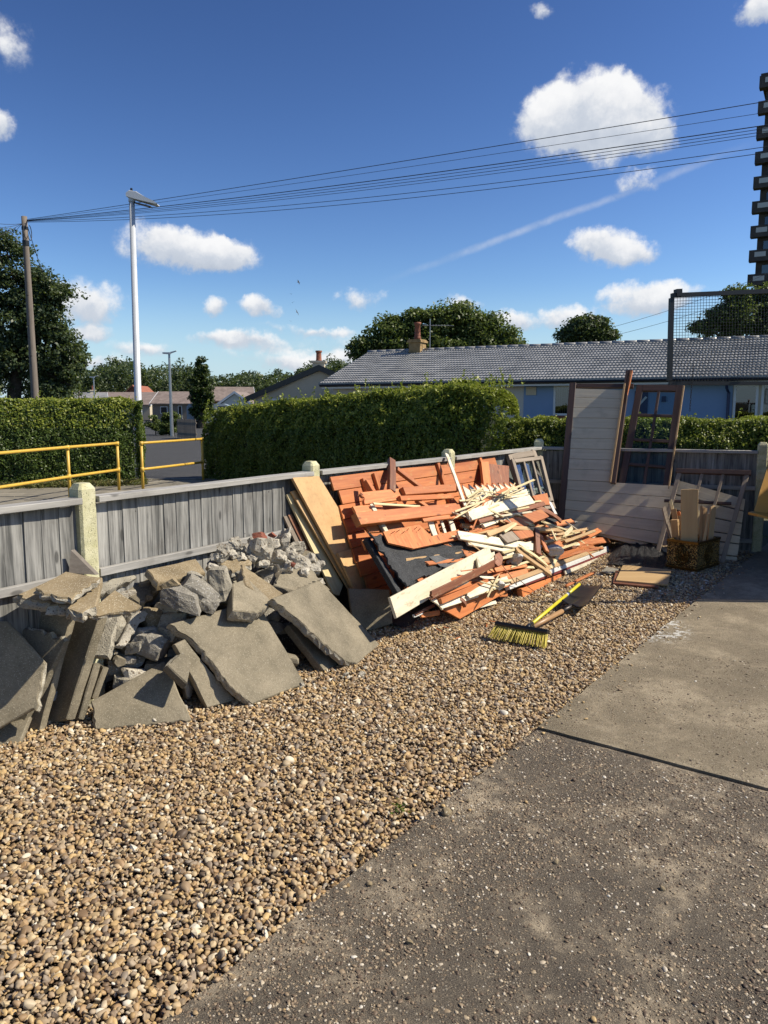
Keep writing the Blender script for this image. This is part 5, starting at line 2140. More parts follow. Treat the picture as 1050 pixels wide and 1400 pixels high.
# roof with black felt
def felt_roof():
    """a crumpled, torn sheet of roofing felt still nailed to its board"""
    c = [tpp(500, 731, .07), tpp(642, 736, .07), tpp(652, 750, .09), tpp(552, 806, .10)]
    n, m = 34, 20
    vs, fs = [], []
    R_ = random.Random(5)
    for i in range(n + 1):
        for j in range(m + 1):
            u, v = i / n, j / m
            p = c[0].lerp(c[1], u).lerp(c[3].lerp(c[2], u), v)
            h = .022 * pnoise(Vector((u * 4, v * 3, 1))) + .010 * pnoise(Vector((u * 11, v * 8, 4))) + .03 * max(0, 1 - u * 9) - .02 * max(0, u * 6 - 5)
            e = .012 * R_.uniform(-1, 1) if i in (0, n) or j in (0, m) else 0
            vs.append(p + TPN * h + fd * e + Z * e)
    for i in range(n):
        for j in range(m):
            if (i > n - 5 and j < 4 and (i + j) % 3) or (j > m - 2 and 4 < i < 9):
                continue
            a = i * (m + 1) + j
            fs.append((a, a + 1, a + m + 2, a + m + 1))
    o = mesh_obj('felted_roof', vs, fs, 'felt')
    md = o.modifiers.new('thick', 'SOLIDIFY')
    md.thickness = .012
    props(o, 'black felted piece of shed roof under the pale plank', 'roof felt')


felt_roof()
T(503, 735, 548, 812, 9, 'felt', 'felt-covered edge batten of the black roof piece', .06, .09, .045, name='shed_beam', cat='beam')
sheet_board([(576, 753), (588, 752), (606, 762), (640, 772), (632, 782), (602, 774)], [tpp(576, 753, .085), tpp(640, 772, .095), tpp(602, 774, .105)], .006, 'felt_pale', 'grey worn felt patch on the black roof piece', 'felt_scrap', 'roof felt')
sheet_board([(614, 744), (668, 738), (676, 748), (640, 752)], [tpp(614, 744, .08), tpp(668, 738, .10), tpp(640, 752, .09)], .006, 'felt', 'folded black felt strip behind the pale plank', 'felt_scrap', 'roof felt')
T(538, 831, 672, 757, 27, 'shed_cream', 'long wide pale plank in front of the black felt', .13, .13, .02, roll=.35, w1=22)
# row behind: brown board, stick, cream boarding
sheet_board([(658, 631), (668, 631), (672, 664), (662, 666)], [tpp(658, 631, .0), tpp(668, 631, .0), tpp(662, 666, .02)], .03, 'shed_orange', 'orange upright board end by the board darkened for shade', 'shed_board')
sheet_board([(668, 634), (696, 637), (696, 664), (673, 666)], [tpp(668, 634, -.02), tpp(696, 637, -.02), tpp(673, 666, .0)], .02, 'shed_brown', 'orange-brown board upright against the fence, shade put into its colour', 'shed_board')  # shade over this orange-brown board is put in as darker wood
T(611, 620, 638, 694, 6, 'shed_cream', 'thin cream stick leaning up to the lichened post', .07, .14, .014)


def cream_boarding():
    a, b = tpp(634, 668, .05), tpp(706, 664, .05)
    c, d = tpp(644, 694, .10), tpp(718, 688, .10)
    th = thing('cream_boarding', c, 'cream-faced boarded panel with orange board ends', 'shed panel')
    n = 9
    for i in range(n):
        u0, u1 = (i + .04) / n, (i + .96) / n
        p0, p1 = a.lerp(b, (u0 + u1) / 2), c.lerp(d, (u0 + u1) / 2)
        w = (b - a).length / n * .95
        plank('board', p0, p1, w, .016, 'shed_cream', TPN, th)
        plank('board_end', p0 - (p1 - p0) * .10, p0 - (p1 - p0) * .005, w * .9, .015, 'shed_orange', TPN, th)


cream_boarding()


def glazed(name, corners, anchors, cols, rows, sw, bw, mat, label, thick=.04, off=0.0, glass='glass', cat='window', rails=(1, 1)):
    """a timber frame with glazing bars and panes; corners tl, tr, br, bl on its own plane"""
    A, B, C = [pt3(a) for a in anchors]
    n = (B - A).cross(C - A).normalized()
    if n.dot(CAMP - A) < 0:
        n = -n
    A = A + n * off
    tl, tr, br, bl_ = [onp(x, y, A, n) for x, y in corners]
    th = thing(name, (bl_ + br) / 2, label, cat)

    def pt(u, v):
        return tl.lerp(tr, u).lerp(bl_.lerp(br, u), v)
    W = ((tr - tl).length + (br - bl_).length) / 2
    H = ((bl_ - tl).length + (br - tr).length) / 2
    su, sv = sw / W, sw / H
    plank('stile', pt(su / 2, 0), pt(su / 2, 1), sw, thick, mat, n, th)
    plank('stile', pt(1 - su / 2, 0), pt(1 - su / 2, 1), sw, thick, mat, n, th)
    if rails[0]:
        plank('top_rail', pt(su, sv / 2), pt(1 - su, sv / 2), sw, thick * .96, mat, n, th)
    if rails[1]:
        plank('bottom_rail', pt(su, 1 - sv / 2), pt(1 - su, 1 - sv / 2), sw, thick * .96, mat, n, th)
    us = [su + (1 - 2 * su) * k / cols for k in range(cols + 1)]
    vs_ = [sv + (1 - 2 * sv) * k / rows for k in range(rows + 1)]
    for k in range(1, cols):
        plank('glazing_bar', pt(us[k], sv), pt(us[k], 1 - sv), bw, thick * .7, mat, n, th)
    for k in range(1, rows):
        plank('glazing_bar', pt(su, vs_[k]), pt(1 - su, vs_[k]), bw, thick * .6, mat, n, th)
    if glass:
        for i in range(cols):
            for j in range(rows):
                e = .004
                q = [pt(us[i] + e, vs_[j] + e) - n * thick * .75, pt(us[i + 1] - e, vs_[j] + e) - n * thick * .75, pt(us[i + 1] - e, vs_[j + 1] - e) - n * thick * .75, pt(us[i] + e, vs_[j + 1] - e) - n * thick * .75]
                mb = MB()
                mb.prism(q, -n * .004)
                mb.obj('pane', glass, th)
    return th


glazed('window_frame', [(695, 621), (732, 615), (760, 694), (722, 700)], [(695, 621, 8.25), (732, 615, 8.75), (760, 694, 8.3)], 1, 1, .07, .03, 'grey_frame', 'larger grey window frame leaning behind the three-paned one', .045, cat='window')
glazed('window_frame', [(700, 628), (742, 623), (757, 684), (718, 692)], [(700, 628, 8.1), (742, 623, 8.5), (757, 684, 8.1)], 3, 1, .045, .028, 'grey_frame', 'small three-paned window frame with a peeling sill', .04, cat='window')
p0, p1 = at(713, 673, 8.02), at(748, 664, 8.28)
plank('sill', p0, p1, .04, .05, 'white_paint', (0, -.3, 1), None, 'whitened sill strip across the three-paned frame', 'wood scrap')

# the splintered heap
Q = T
Q(642, 704, 728, 682, 15, 'shed_cream', 'cream plank lying across the top of the splintered heap', .17, .17, .03, (.02, .01), .01)
Q(630, 701, 722, 672, 9, 'shed_cream', 'narrow cream plank behind the topmost cream plank', .13, .13, .02, (.03, .03))
Q(655, 712, 745, 688, 7, 'shed_brown', 'dark brown strip under the topmost cream plank', .15, .15, .03)
Q(640, 697, 694, 667, 5, 'shed_orange', 'thin orange batten on the cream boarding', .14, .13, .014)
Q(660, 716, 722, 694, 11, 'shed_cream', 'cream board end below the dark brown strip', .12, .12, .025)
sheet_board([(688, 712), (740, 696), (751, 706), (716, 720), (700, 716)], [tpp(688, 712, .15), tpp(740, 696, .15), tpp(716, 720, .17)], .018, 'shed_orange', 'broad orange board pair high on the splintered heap', 'shed_board')
sheet_board([(728, 678), (748, 674), (752, 690), (736, 690)], [tpp(728, 678, .10), tpp(748, 674, .10), tpp(736, 690, .12)], .018, 'shed_orange', 'square orange board end by the window frames', 'shed_board')
Q(724, 690, 768, 712, 10, 'shed_brown', 'curved dark brown board sloping past the window frames', .12, .12, .02, (0, .03), .03)
Q(752, 686, 760, 702, 8, 'white_paint', 'small white splinter at the foot of the window frames', .08, .08, .012, (.01, .02))
Q(699, 721, 779, 725, 6, 'raw_pine', 'long thin pine rail lying level across the heap', .19, .16, .035, (0, .02), name='shed_beam')
Q(771, 733, 783, 721, 6, 'pale_split', 'snapped pine end sticking up from the thin rail', .17, .22, .02, (.0, .03))
Q(628, 731, 732, 748, 13, 'shed_cream', 'long cream board crossing the heap middle', .16, .16, .022, (.02, 0))
Q(690, 755, 732, 745, 14, 'shed_cream', 'cream board stub under the long cream board', .13, .14, .022)
sheet_board([(683, 731), (700, 726), (711, 737), (694, 742)], [tpp(683, 731, .18), tpp(700, 726, .18), tpp(694, 742, .19)], .016, 'grey_frame', 'greyish square board end beside the orange ones', 'shed_board')
sheet_board([(701, 726), (728, 724), (730, 733), (712, 737)], [tpp(701, 726, .18), tpp(728, 724, .18), tpp(712, 737, .19)], .016, 'shed_orange', 'orange board end tilted next to the greyish one', 'shed_board')
Q(735, 723, 737, 757, 8, 'shed_brown', 'dark brown upright peg in the heap', .20, .20, .03, roll=.2, name='shed_beam')
Q(739, 730, 749, 754, 7, 'shed_orange', 'orange peg leaning beside the dark brown peg', .18, .18, .02)
Q(748, 738, 768, 742, 14, 'shed_orange', 'short thick orange block right of the pegs', .16, .16, .03, (.02, .02))
Q(668, 730, 706, 715, 7, 'raw_pine', 'split pine batten with a torn end', .18, .20, .018, (.03, .05))
Q(690, 727, 706, 716, 4, 'pale_split', 'pale splinter crossing the split pine batten', .21, .22, .012, (.02, .04))
Q(707, 748, 752, 780, 20, 'raw_pine', 'bundle of split pine boards in the front of the heap', .16, .14, .03, (.05, .02))
Q(712, 747, 748, 772, 6, 'pale_split', 'pale split lath on the pine bundle', .18, .165, .012, (.05, .04))
Q(780, 729, 821, 754, 9, 'pale_split', 'pale lath pair pointing down to the heap corner', .12, .06, .018, (.02, .0))
Q(774, 732, 812, 757, 6, 'raw_pine', 'pine lath beside the pale lath pair', .12, .07, .018, (.02, .0))
Q(696, 801, 832, 750, 9, 'white_paint', 'long white-painted rail along the front of the heap', .13, .06, .04, roll=.3, name='shed_beam')
Q(698, 795, 825, 748, 6, 'raw_pine', 'bare pine rail on the white-painted rail', .155, .085, .02, roll=.1)
Q(718, 798, 830, 757, 5, 'red_paint', 'dark red strip below the white-painted rail', .11, .05, .03, roll=.5)
Q(773, 783, 820, 764, 5, 'shed_cream', 'short cream strip beneath the white-painted rail', .11, .06, .014, roll=.4)
Q(714, 811, 823, 769, 11, 'shed_orange', 'long orange rail with nail holes lowest at the heap front', .08, .03, .045, roll=.45, name='shed_beam')
Q(590, 814, 684, 766, 10, 'shed_brown', 'brown plank with a looped grip at its end', .20, .20, .018, (.03, 0), .015, roll=.5)
sheet_board([(677, 770), (677, 758), (683, 755), (688, 762), (686, 772), (681, 774)], [tpp(677, 770, .21), tpp(683, 755, .22), tpp(686, 772, .22)], .02, 'shed_brown', 'looped wooden grip on the brown plank', 'wood_scrap', 'wood scrap')
sheet_board([(652, 763), (676, 754), (678, 770), (655, 779)], [tpp(652, 763, .16), tpp(676, 754, .16), tpp(655, 779, .17)], .016, 'shed_cream', 'cream board corner behind the looped grip', 'shed_board')
Q(592, 816, 645, 797, 7, 'shed_orange', 'upper orange lath low at the heap foot', .16, .16, .014, (.01, .02), roll=.4)
Q(604, 822, 668, 795, 8, 'shed_orange', 'lower orange lath with a blunt square end', .15, .15, .03, roll=.4, name='shed_beam')
Q(598, 812, 640, 795, 4, 'shed_cream', 'cream lath edge between the orange laths', .165, .165, .01)
Q(591, 818, 606, 831, 9, 'shed_cream', 'cream board corner nearest the gravel', .13, .10, .014)
Q(603, 828, 653, 812, 9, 'shed_cream', 'cream lath running from the cream corner', .11, .12, .014)
Q(638, 812, 696, 793, 14, 'shed_cream', 'broken cream board in the heap foot', .14, .14, .02, (.02, .03))
sheet_board([(604, 832), (629, 846), (657, 830), (694, 808), (660, 806)], [tpp(604, 832, .06), tpp(629, 846, .02), tpp(694, 808, .08)], .018, 'shed_orange', 'broad orange board lying on the gravel at the heap foot', 'shed_board')
Q(630, 818, 638, 828, 6, 'shed_brown', 'small dark peg on the broad orange board', .12, .10, .03, roll=.3, name='shed_beam')
Q(576, 841, 601, 837, 7, 'shed_orange', 'orange offcut lying on the gravel by itself', .01, .01, .016, (.02, .02))
Q(568, 840, 594, 827, 4, 'shed_brown', 'thin brown sliver on the gravel', .03, .03, .012)
Q(566, 842, 578, 837, 5, 'white_paint', 'tiny white chip beside the orange offcut', .02, .02, .012)
Q(655, 829, 679, 823, 5, 'shed_cream', 'small cream chip on the gravel in front of the heap', .03, .03, .01)
Q(677, 779, 720, 772, 7, 'shed_orange', 'orange slat in the dark hollow of the heap', .13, .13, .016)
Q(684, 790, 722, 781, 10, 'shed_orange', 'wider orange slat under the dark hollow', .12, .12, .016)
Q(738, 764, 769, 770, 10, 'raw_pine', 'stubby pine board behind the white rail', .12, .11, .018, (.02, .03))
Q(779, 757, 803, 750, 13, 'shed_brown', 'brown board corner inside the heap corner', .06, .06, .018)
Q(640, 742, 690, 752, 6, 'shed_cream', 'thin cream edge beneath the long cream board', .14, .14, .02)
Q(662, 745, 690, 733, 6, 'shed_brown', 'brown sliver behind the long cream board', .12, .12, .016, (.02, .02))
Q(640, 704, 676, 694, 8, 'raw_pine', 'pine board end at the heap crest', .12, .12, .02, (.02, .02))
sheet_board([(741, 706), (770, 712), (784, 728), (750, 722)], [tpp(741, 706, .06), tpp(770, 712, .04), tpp(750, 722, .08)], .01, 'felt', 'black felt scrap behind the thin pine rail', 'felt_scrap', 'roof felt')
for (x, y, w, h, lb) in ((703, 765, 30, 14, 'torn white insulation lump in the heap hollow'), (753, 752, 34, 14, 'white torn lump beside the pegs'), (682, 800, 26, 12, 'white crumbled lump on the broken cream board')):
    c = tpp(x, y, .15)
    kk = c.y / FPX
    chunk('insulation_lump', c, (w * kk * .55, h * kk * .6, h * kk * .5), 'foam_white', SR, lb, 'insulation', None, 6, 3, .16)
# loose wires
for pts, lb in (([(686, 772, .25), (697, 786, .24), (706, 800, .2), (706, 790, .22), (735, 812, .06)], 'rusty wire trailing over the white rail'), ([(672, 690, .2), (676, 668, .16), (681, 660, .18)], 'bent rusty wire above the cream boarding')):
    mb = MB()
    mb.tube([tpp(*p) for p in pts], .003, 5)
    props(mb.obj('loose_wire', 'rust_wire'), lb, 'wire')
def region(px, py):
    if py > 800 - max(0, px - 650) * .3:
        return 'by the long orange rail' if px > 690 else 'at the gravel foot'
    if py < 722:
        return 'below the window frames' if px > 690 else 'beside the cream boarding'
    return 'around the brown pegs' if px > 720 else 'around the long cream board' if px > 640 else 'on the black felt edge'


SG = {'shed_orange': ('splintered orange offcut in the shed timber heap', 'orange offcuts in the timber heap'), 'shed_cream': ('splintered cream offcut in the shed timber heap', 'cream offcuts in the timber heap'),
      'shed_brown': ('splintered dark brown offcut in the shed timber heap', 'brown offcuts in the timber heap'), 'raw_pine': ('splintered bare pine offcut in the shed timber heap', 'pine offcuts in the timber heap')}
for i in range(100):
    px = TR.uniform(590, 806)
    lo = 690 + (px - 640) * .22 if px > 640 else 760 - (px - 590) * .5
    hi = 828 - max(0, px - 650) * .42
    py = TR.uniform(lo + 8, max(lo + 20, hi - 8))
    a = TR.choice([TR.gauss(-.35, .25), TR.gauss(-.35, .25), TR.uniform(-1.5, 1.5)])
    L = TR.uniform(14, 46) if abs(a) > .8 else TR.uniform(20, 58)
    mt = TR.choice(['shed_orange', 'shed_orange', 'shed_orange', 'shed_orange', 'shed_cream', 'shed_brown', 'raw_pine'])
    o1 = TR.uniform(.02, .10)
    T(px - L * math.cos(a), py - L * math.sin(a) * .7, px + L * math.cos(a), py + L * math.sin(a) * .7, TR.uniform(3, 10), mt, SG[mt][0].replace('in the shed timber heap', region(px, py)).replace('splintered', 'short splintered' if L < 26 else 'longer splintered'), o1, o1 + TR.uniform(-.03, .03), TR.choice([.012, .016, .03]), (TR.uniform(0, .04), TR.uniform(0, .04)), 0, TR.uniform(-.5, .5), SG[mt][1] + ' ' + region(px, py))
for i in range(48):                    # slivers torn off the boards
    px = TR.uniform(630, 800)
    lo = 686 + (px - 640) * .24
    hi = 822 - max(0, px - 650) * .40
    py = TR.uniform(lo, max(lo + 12, hi))
    a = TR.choice([TR.gauss(-.4, .3), TR.uniform(-1.4, 1.4)])
    L = TR.uniform(7, 30)
    mt = TR.choice(['pale_split', 'pale_split', 'raw_pine', 'shed_orange', 'shed_cream'])
    wd = {'pale_split': 'pale', 'raw_pine': 'pine', 'shed_orange': 'orange', 'shed_cream': 'cream'}[mt]
    o1 = TR.uniform(.12, .19)
    T(px - L * math.cos(a), py - L * math.sin(a) * .7, px + L * math.cos(a), py + L * math.sin(a) * .7, TR.uniform(1.6, 5), mt, 'torn %s sliver of wood %s' % (wd, region(px, py)), o1, o1 + TR.uniform(-.03, .03), TR.choice([.006, .01, .014]), (TR.uniform(.01, .05), TR.uniform(.01, .05)), 0, TR.uniform(-.6, .6), 'torn %s slivers %s' % (wd, region(px, py)), 'wood_sliver', None, 'splinter')
for i in range(26):                    # fine splinters on the crest
    px, py = TR.uniform(640, 725), TR.uniform(664, 700)
    a = TR.gauss(-.35, .3)
    L = TR.uniform(8, 26)
    T(px - L * math.cos(a), py - L * math.sin(a), px + L * math.cos(a), py + L * math.sin(a), TR.uniform(1.5, 3.5), 'pale_split', 'thin pale splinter strewn on the heap crest', .16, .15 + TR.uniform(-.02, .04), .008, (.01, .03), 0, 0, 'pale splinters on the heap crest')

# ------------------------------------------------------------------ boarded walls by the back fence
BPP = PO[4] + bn * .10 + Z * 1.10
bv = bn * .48 - Z * 1.10
BPN = bv.cross(bd).normalized()
if BPN.dot(bn) < 0:
    BPN = -BPN


def bp(x, y, off=0.0):
    return onp(x, y, BPP + BPN * off, BPN)


def quad_board(name, quad, thick, mat, parent, off=0.0):
    P = [bp(x, y, off) for x, y in quad]
    M = frame(P[0], P[1] - P[0], BPN)
    Mi = M.inverted()
    L = [Mi @ p for p in P]
    for q in L:
        q.z = 0
    area = sum(L[i].x * L[(i + 1) % 4].y - L[(i + 1) % 4].x * L[i].y for i in range(4))
    if area < 0:
        L.reverse()
    mb = MB()
    mb.prism(L, (0, 0, -thick))
    mb.f = [f[::-1] if i > 1 else f for i, f in enumerate(mb.f)]
    return mb.obj(name, mat, parent, M)


def white_wall():
    th = thing('shed_wall_panel', bp(830, 735), 'L-shaped white-boarded shed wall with brown edge posts', 'shed panel')
    ly = [531, 543, 557, 571, 585, 599, 613, 627, 641, 656, 669, 683, 696, 708, 720]
    ry = [533, 545, 558, 572, 585.5, 600, 615, 629, 643, 659]
    lxx = lambda y: 786 + (y - 531) * (768.5 - 786) / (720 - 531)
    rxx = lambda y: 852 + (y - 533) * (836.5 - 852) / (659 - 533)
    for i in range(9):
        y0, y1, z0, z1 = ly[i] + .25, ly[i + 1] - .25, ry[i] + .25, ry[i + 1] - .25
        quad_board('board', [(lxx(y0), y0), (rxx(z0), z0), (rxx(z1), z1), (lxx(y1), y1)], .016, 'grey_board', th, (i % 3) * .0015)
    by = [664, 680, 696, 713, 729, 746]
    bx = [921, 919, 917, 915, 913, 911]
    for i in range(5):
        y0, y1 = ly[9 + i] + .25, ly[10 + i] - .25
        quad_board('board', [(lxx(y0), y0), (bx[i], by[i] + .3), (bx[i + 1], by[i + 1] - .3), (lxx(y1), y1)], .016, 'grey_board', th, (i % 3) * .0015)

    def st(nm, x0, y0, x1, y1, w, mat, off, t):
        plank(nm, bp(x0, y0, off), bp(x1, y1, off), w, t, mat, BPN, th)
    st('edge_post', 783, 523, 766, 722, .075, 'dark_frame', .004, .05)
    st('top_rail', 788, 527, 866, 527, .05, 'dark_frame', -.02, .045)
    st('corner_post', 859, 506, 838, 660, .055, 'dark_frame', .05, .07)
    st('corner_strip', 854, 524, 834, 659, .022, 'raw_pine', .056, .02)
    st('side_rail', 806, 726, 912, 752, .05, 'grey_board', -.03, .03)


white_wall()
pk = plank('shed_beam', bp(862, 506, .05), bp(852, 552, .05), .05, .045, 'shed_orange', BPN, None, 'short orange-brown post standing above the white-boarded wall', 'beam')
glazed('glazed_door', [(871, 526), (934, 526), (914, 684), (842, 676)], [bp(871, 526, -.05), bp(934, 526, -.05), bp(842, 676, -.05)], 2, 4, .075, .03, 'dark_frame', 'brown glazed shed door with two columns of panes', .045, cat='door')
plank('edge_strip', bp(935, 527, .0), bp(914, 668, .0), .018, .03, 'raw_pine', BPN, None, 'sunlit pine strip on the edge of the glazed door', 'wood scrap')


def second_wall():
    th = thing('shed_wall_panel', bp(965, 760), 'shaded white-boarded wall piece behind the old window frame', 'shed panel')
    lx0, rx0 = [(924, 655), (914, 772)], [(1019, 682), (1006, 776)]
    ys = [0, .18, .36, .54, .66, .84, 1.0]
    for i in range(6):
        a, b = ys[i] + .006, ys[i + 1] - .012
        q = []
        for (e0, e1), u in ((lx0, a), (rx0, a), (rx0, b), (lx0, b)):
            q.append((e0[0] + (e1[0] - e0[0]) * u, e0[1] + (e1[1] - e0[1]) * u))
        quad_board('board', q, .016, 'grey_board', th, .0)


second_wall()
glazed('window_frame', [(927, 641), (1026, 644), (990, 770), (893, 765)], [bp(927, 641, .07), bp(1026, 644, .07), bp(893, 765, .14)], 3, 1, .045, .03, 'grey_frame', 'large unglazed window frame leaning beside the gate post', .04, glass=None, rails=(0, 0))
plank('window_rail', bp(924, 643, .085), bp(1027, 646, .085), .05, .045, 'dark_frame', BPN, None, 'brown head rail along the unglazed window frame', 'beam')
plank('window_rail', bp(908, 684, .075), bp(1000, 688, .075), .028, .03, 'dark_frame', BPN, None, 'thin brown cross rail of the unglazed window frame', 'beam')


# log box of embossed brass with offcuts
def log_box():
    c0 = gr(952, 783)
    Y = c0.y
    a = at(911, 777, Y + .22)
    a.z = 0
    b = at(972, 774, Y + .38)
    b.z = 0
    u, v = (a - c0), (b - c0)
    u.z = v.z = 0
    # square the corner
    ul = u.length
    un = u.normalized()
    vn = Vector((-un.y, un.x, 0))
    if vn.dot(v) < 0:
        vn = -vn
    vl = max(.24, v.dot(vn) * 1.0)
    h = .285
    M = frame(c0, un, (0, 0, 1))
    sgn = 1 if (M.inverted() @ (c0 + vn)).y > 0 else -1
    th = thing('log_box', c0, 'embossed brass log box standing full of timber offcuts', 'log box', None, M=M)
    W, D = ul, vl * sgn
    mb = MB()
    th_ = .012 * sgn
    mb.box((0, min(0, th_), .02), (W, max(0, th_), h))
    mb.box((0, min(D - th_, D), .02), (W, max(D - th_, D), h))
    mb.box((0, min(th_, D - th_), .02), (.012, max(th_, D - th_), h))
    mb.box((W - .012, min(th_, D - th_), .02), (W, max(th_, D - th_), h))
    mb.box((.012, min(th_, D - th_), .02), (W - .012, max(th_, D - th_), .035))
    mb.obj('case', 'brass_embossed', th, M)
    mb = MB()
    for z0, z1 in ((.012, .034), (h - .018, h + .006)):
        for y0, y1 in ((-.006 * sgn, .004 * sgn), (D - .004 * sgn, D + .006 * sgn)):
            mb.box((-.006, min(y0, y1), z0), (W + .006, max(y0, y1), z1))
        for x0, x1 in ((-.007, .004), (W - .004, W + .007)):
            mb.box((x0, min(-.003 * sgn, D + .003 * sgn), z0 + .001), (x1, max(-.003 * sgn, D + .003 * sgn), z1 - .001))
    mb.obj('rim', 'brass_dark', th, M)

    def relief(face):
        mb = MB()

        def pnt(p, q, e):
            return (p, -e * sgn, q) if face == 0 else (-e, p, q)
        w = W if face == 0 else abs(D)
        S = 1 if face == 0 else sgn
        cx, cz = w / 2, h / 2 + .01
        for rr_, th2 in ((.085, .005), (.058, .004), (.03, .005)):
            pts = [pnt((cx + rr_ * math.cos(t_) * (w / .42 if face == 0 else .9)) * (S if face else 1), cz + rr_ * math.sin(t_), .003) for t_ in np.linspace(0, 2 * math.pi, 29)]
            mb.tube(pts, th2, 5, False)
        R_ = random.Random(face)
        for k in range(46):                # beaten leaf scrolls
            t0 = R_.uniform(0, 6.28)
            r0 = R_.uniform(.02, .1)
            c = (cx + r0 * math.cos(t0) * (w / .38 if face == 0 else .9), cz + r0 * math.sin(t0))
            a0 = R_.uniform(0, 6.28)
            pts = [pnt((c[0] + .016 * math.cos(a0 + t_) * (1 - t_ / 8)) * (S if face else 1), c[1] + .016 * math.sin(a0 + t_) * (1 - t_ / 8), .002) for t_ in np.linspace(0, 4.5, 8)]
            mb.tube(pts, .003, 4, False)
        for k in range(int(w / .016)):     # beaded border
            for q in (.05, h - .03):
                p = pnt((.012 + k * .016) * (S if face else 1), q, .002)
                mb.lathe([(.0045, -.0045), (.0045, .0045)], 6, p)
        mb.obj('embossed_panel', 'brass_dark', th, M)
    relief(0)
    relief(1)
    return M, W, D, h, sgn


BM, BW, BD, BH, BS = log_box()


def stick(u, v, top_px, w, t, mat, label, spin=0.0, jag=.01, z0=.06):
    """a piece standing in the box; u, v its foot inside the box, top_px where its top shows"""
    f = BM @ Vector((u * BW, v * BD, z0))
    top = at(top_px[0], top_px[1], f.y + top_px[2])
    n = (CAMP - f)
    n.z = 0
    n = Matrix.Rotation(spin, 3, 'Z') @ n
    plank('timber_offcut', f, top, w, t, mat, n, None, label, 'offcut', 'offcuts standing in the log box', (0, jag))


stick(.42, .22, (943, 669, .0), .155, .022, 'ply', 'tallest wide pine board standing in the log box', .12, .002)
stick(.86, .30, (921, 711, .02), .07, .05, 'raw_pine', 'square pine block end leaning in the log box', -.35, .0)
stick(.90, .6, (917, 685, .1), .03, .02, 'pale_split', 'thin splintered stick leaning out of the log box', .3, .03)
stick(.88, .5, (921, 696, .08), .05, .05, 'raw_pine', 'round-looking pine stub behind the square block', .1, .0)
stick(.20, .45, (960, 692, .1), .035, .02, 'raw_pine', 'narrow pine stick beside the tallest board', .1, .02)
stick(.14, .5, (965, 694, .1), .03, .02, 'raw_pine', 'second narrow pine stick beside the tallest board', .4, .02)
stick(.12, .7, (976, 691, .2), .06, .02, 'ply', 'ply strip slanting out over the box side', .5, .03)
stick(.62, .5, (930, 706, .08), .04, .03, 'raw_pine', 'short pine piece between the block and the tallest board', .2, .02)
stick(.70, .7, (926, 700, .15), .05, .02, 'shed_orange', 'orange offcut at the back of the log box', -.2, .02)
stick(.28, .75, (955, 699, .18), .05, .02, 'pale_split', 'pale split piece at the back of the log box', .3, .03)
stick(.10, .3, (969, 702, .06), .03, .02, 'raw_pine', 'shortest pine stick by the box corner', .2, .02)
stick(.95, .4, (908, 693, .05), .05, .015, 'grey_frame', 'grey strip at the outer side of the log box', .8, .01)


def tarp():
    # a crumpled sheet of black plastic on the gravel
    pl = [gr(832, 772), gr(905, 782), gr(914, 752), gr(838, 748)]
    n, m = 34, 22
    vs, fs = [], []
    for i in range(n + 1):
        for j in range(m + 1):
            u, v = i / n, j / m
            p = pl[0].lerp(pl[1], u).lerp(pl[3].lerp(pl[2], u), v)
            e = min(1, 5 * min(u, 1 - u)) * min(1, 5 * min(v, 1 - v))
            z = .012 + e * (.03 + .07 * v + .025 * pnoise(Vector((u * 5, v * 4, 2))) + .03 * pnoise(Vector((u * 14, v * 5, 7)))) + .012 * abs(pnoise(Vector((u * 30, v * 9, 3))))
            w = .05 * pnoise(Vector((u * 4, v * 4, 11)))
            vs.append((p.x + w * (1 - e), p.y + w * (1 - e), max(z, .008)))
    for i in range(n):
        for j in range(m):
            a = i * (m + 1) + j
            fs.append((a, a + m + 1, a + m + 2, a + 1))
    o = mesh_obj('plastic_sheet', vs, fs, 'tarp', smooth=True)
    props(o, 'crumpled black plastic sheet between the white wall and plywood', 'plastic sheet')


tarp()
g = [gr(x, y, .035) for x, y in ((842, 793), (913, 799), (918, 779), (852, 772))]
mb = MB()
mb.prism([p for p in g], (0, 0, -.014))
props(mb.obj('plywood_square', 'ply'), 'square of tan plywood lying flat on the gravel', 'plywood')
g = [gr(x, y, .02) for x, y in ((838, 797), (900, 803), (905, 786), (842, 780))]
mb = MB()
mb.prism(g, (0, 0, -.012))
props(mb.obj('plywood_square', 'shed_brown'), 'brown board edge under the square of plywood', 'plywood')
g = [gr(x, y, .02) for x, y in ((822, 781), (834, 784), (846, 778), (830, 775))]
mb = MB()
mb.prism(g, (0, 0, -.01))
props(mb.obj('tile_piece', 'slab_core'), 'small grey tile piece near the black plastic', 'tile')
plank('shed_lath', gr(774, 800, .02), gr(813, 781, .02), .03, .015, 'shed_orange', (0, 0, 1), None, 'thin orange lath on the gravel beyond the broom handle', 'board', None, (.03, .02))


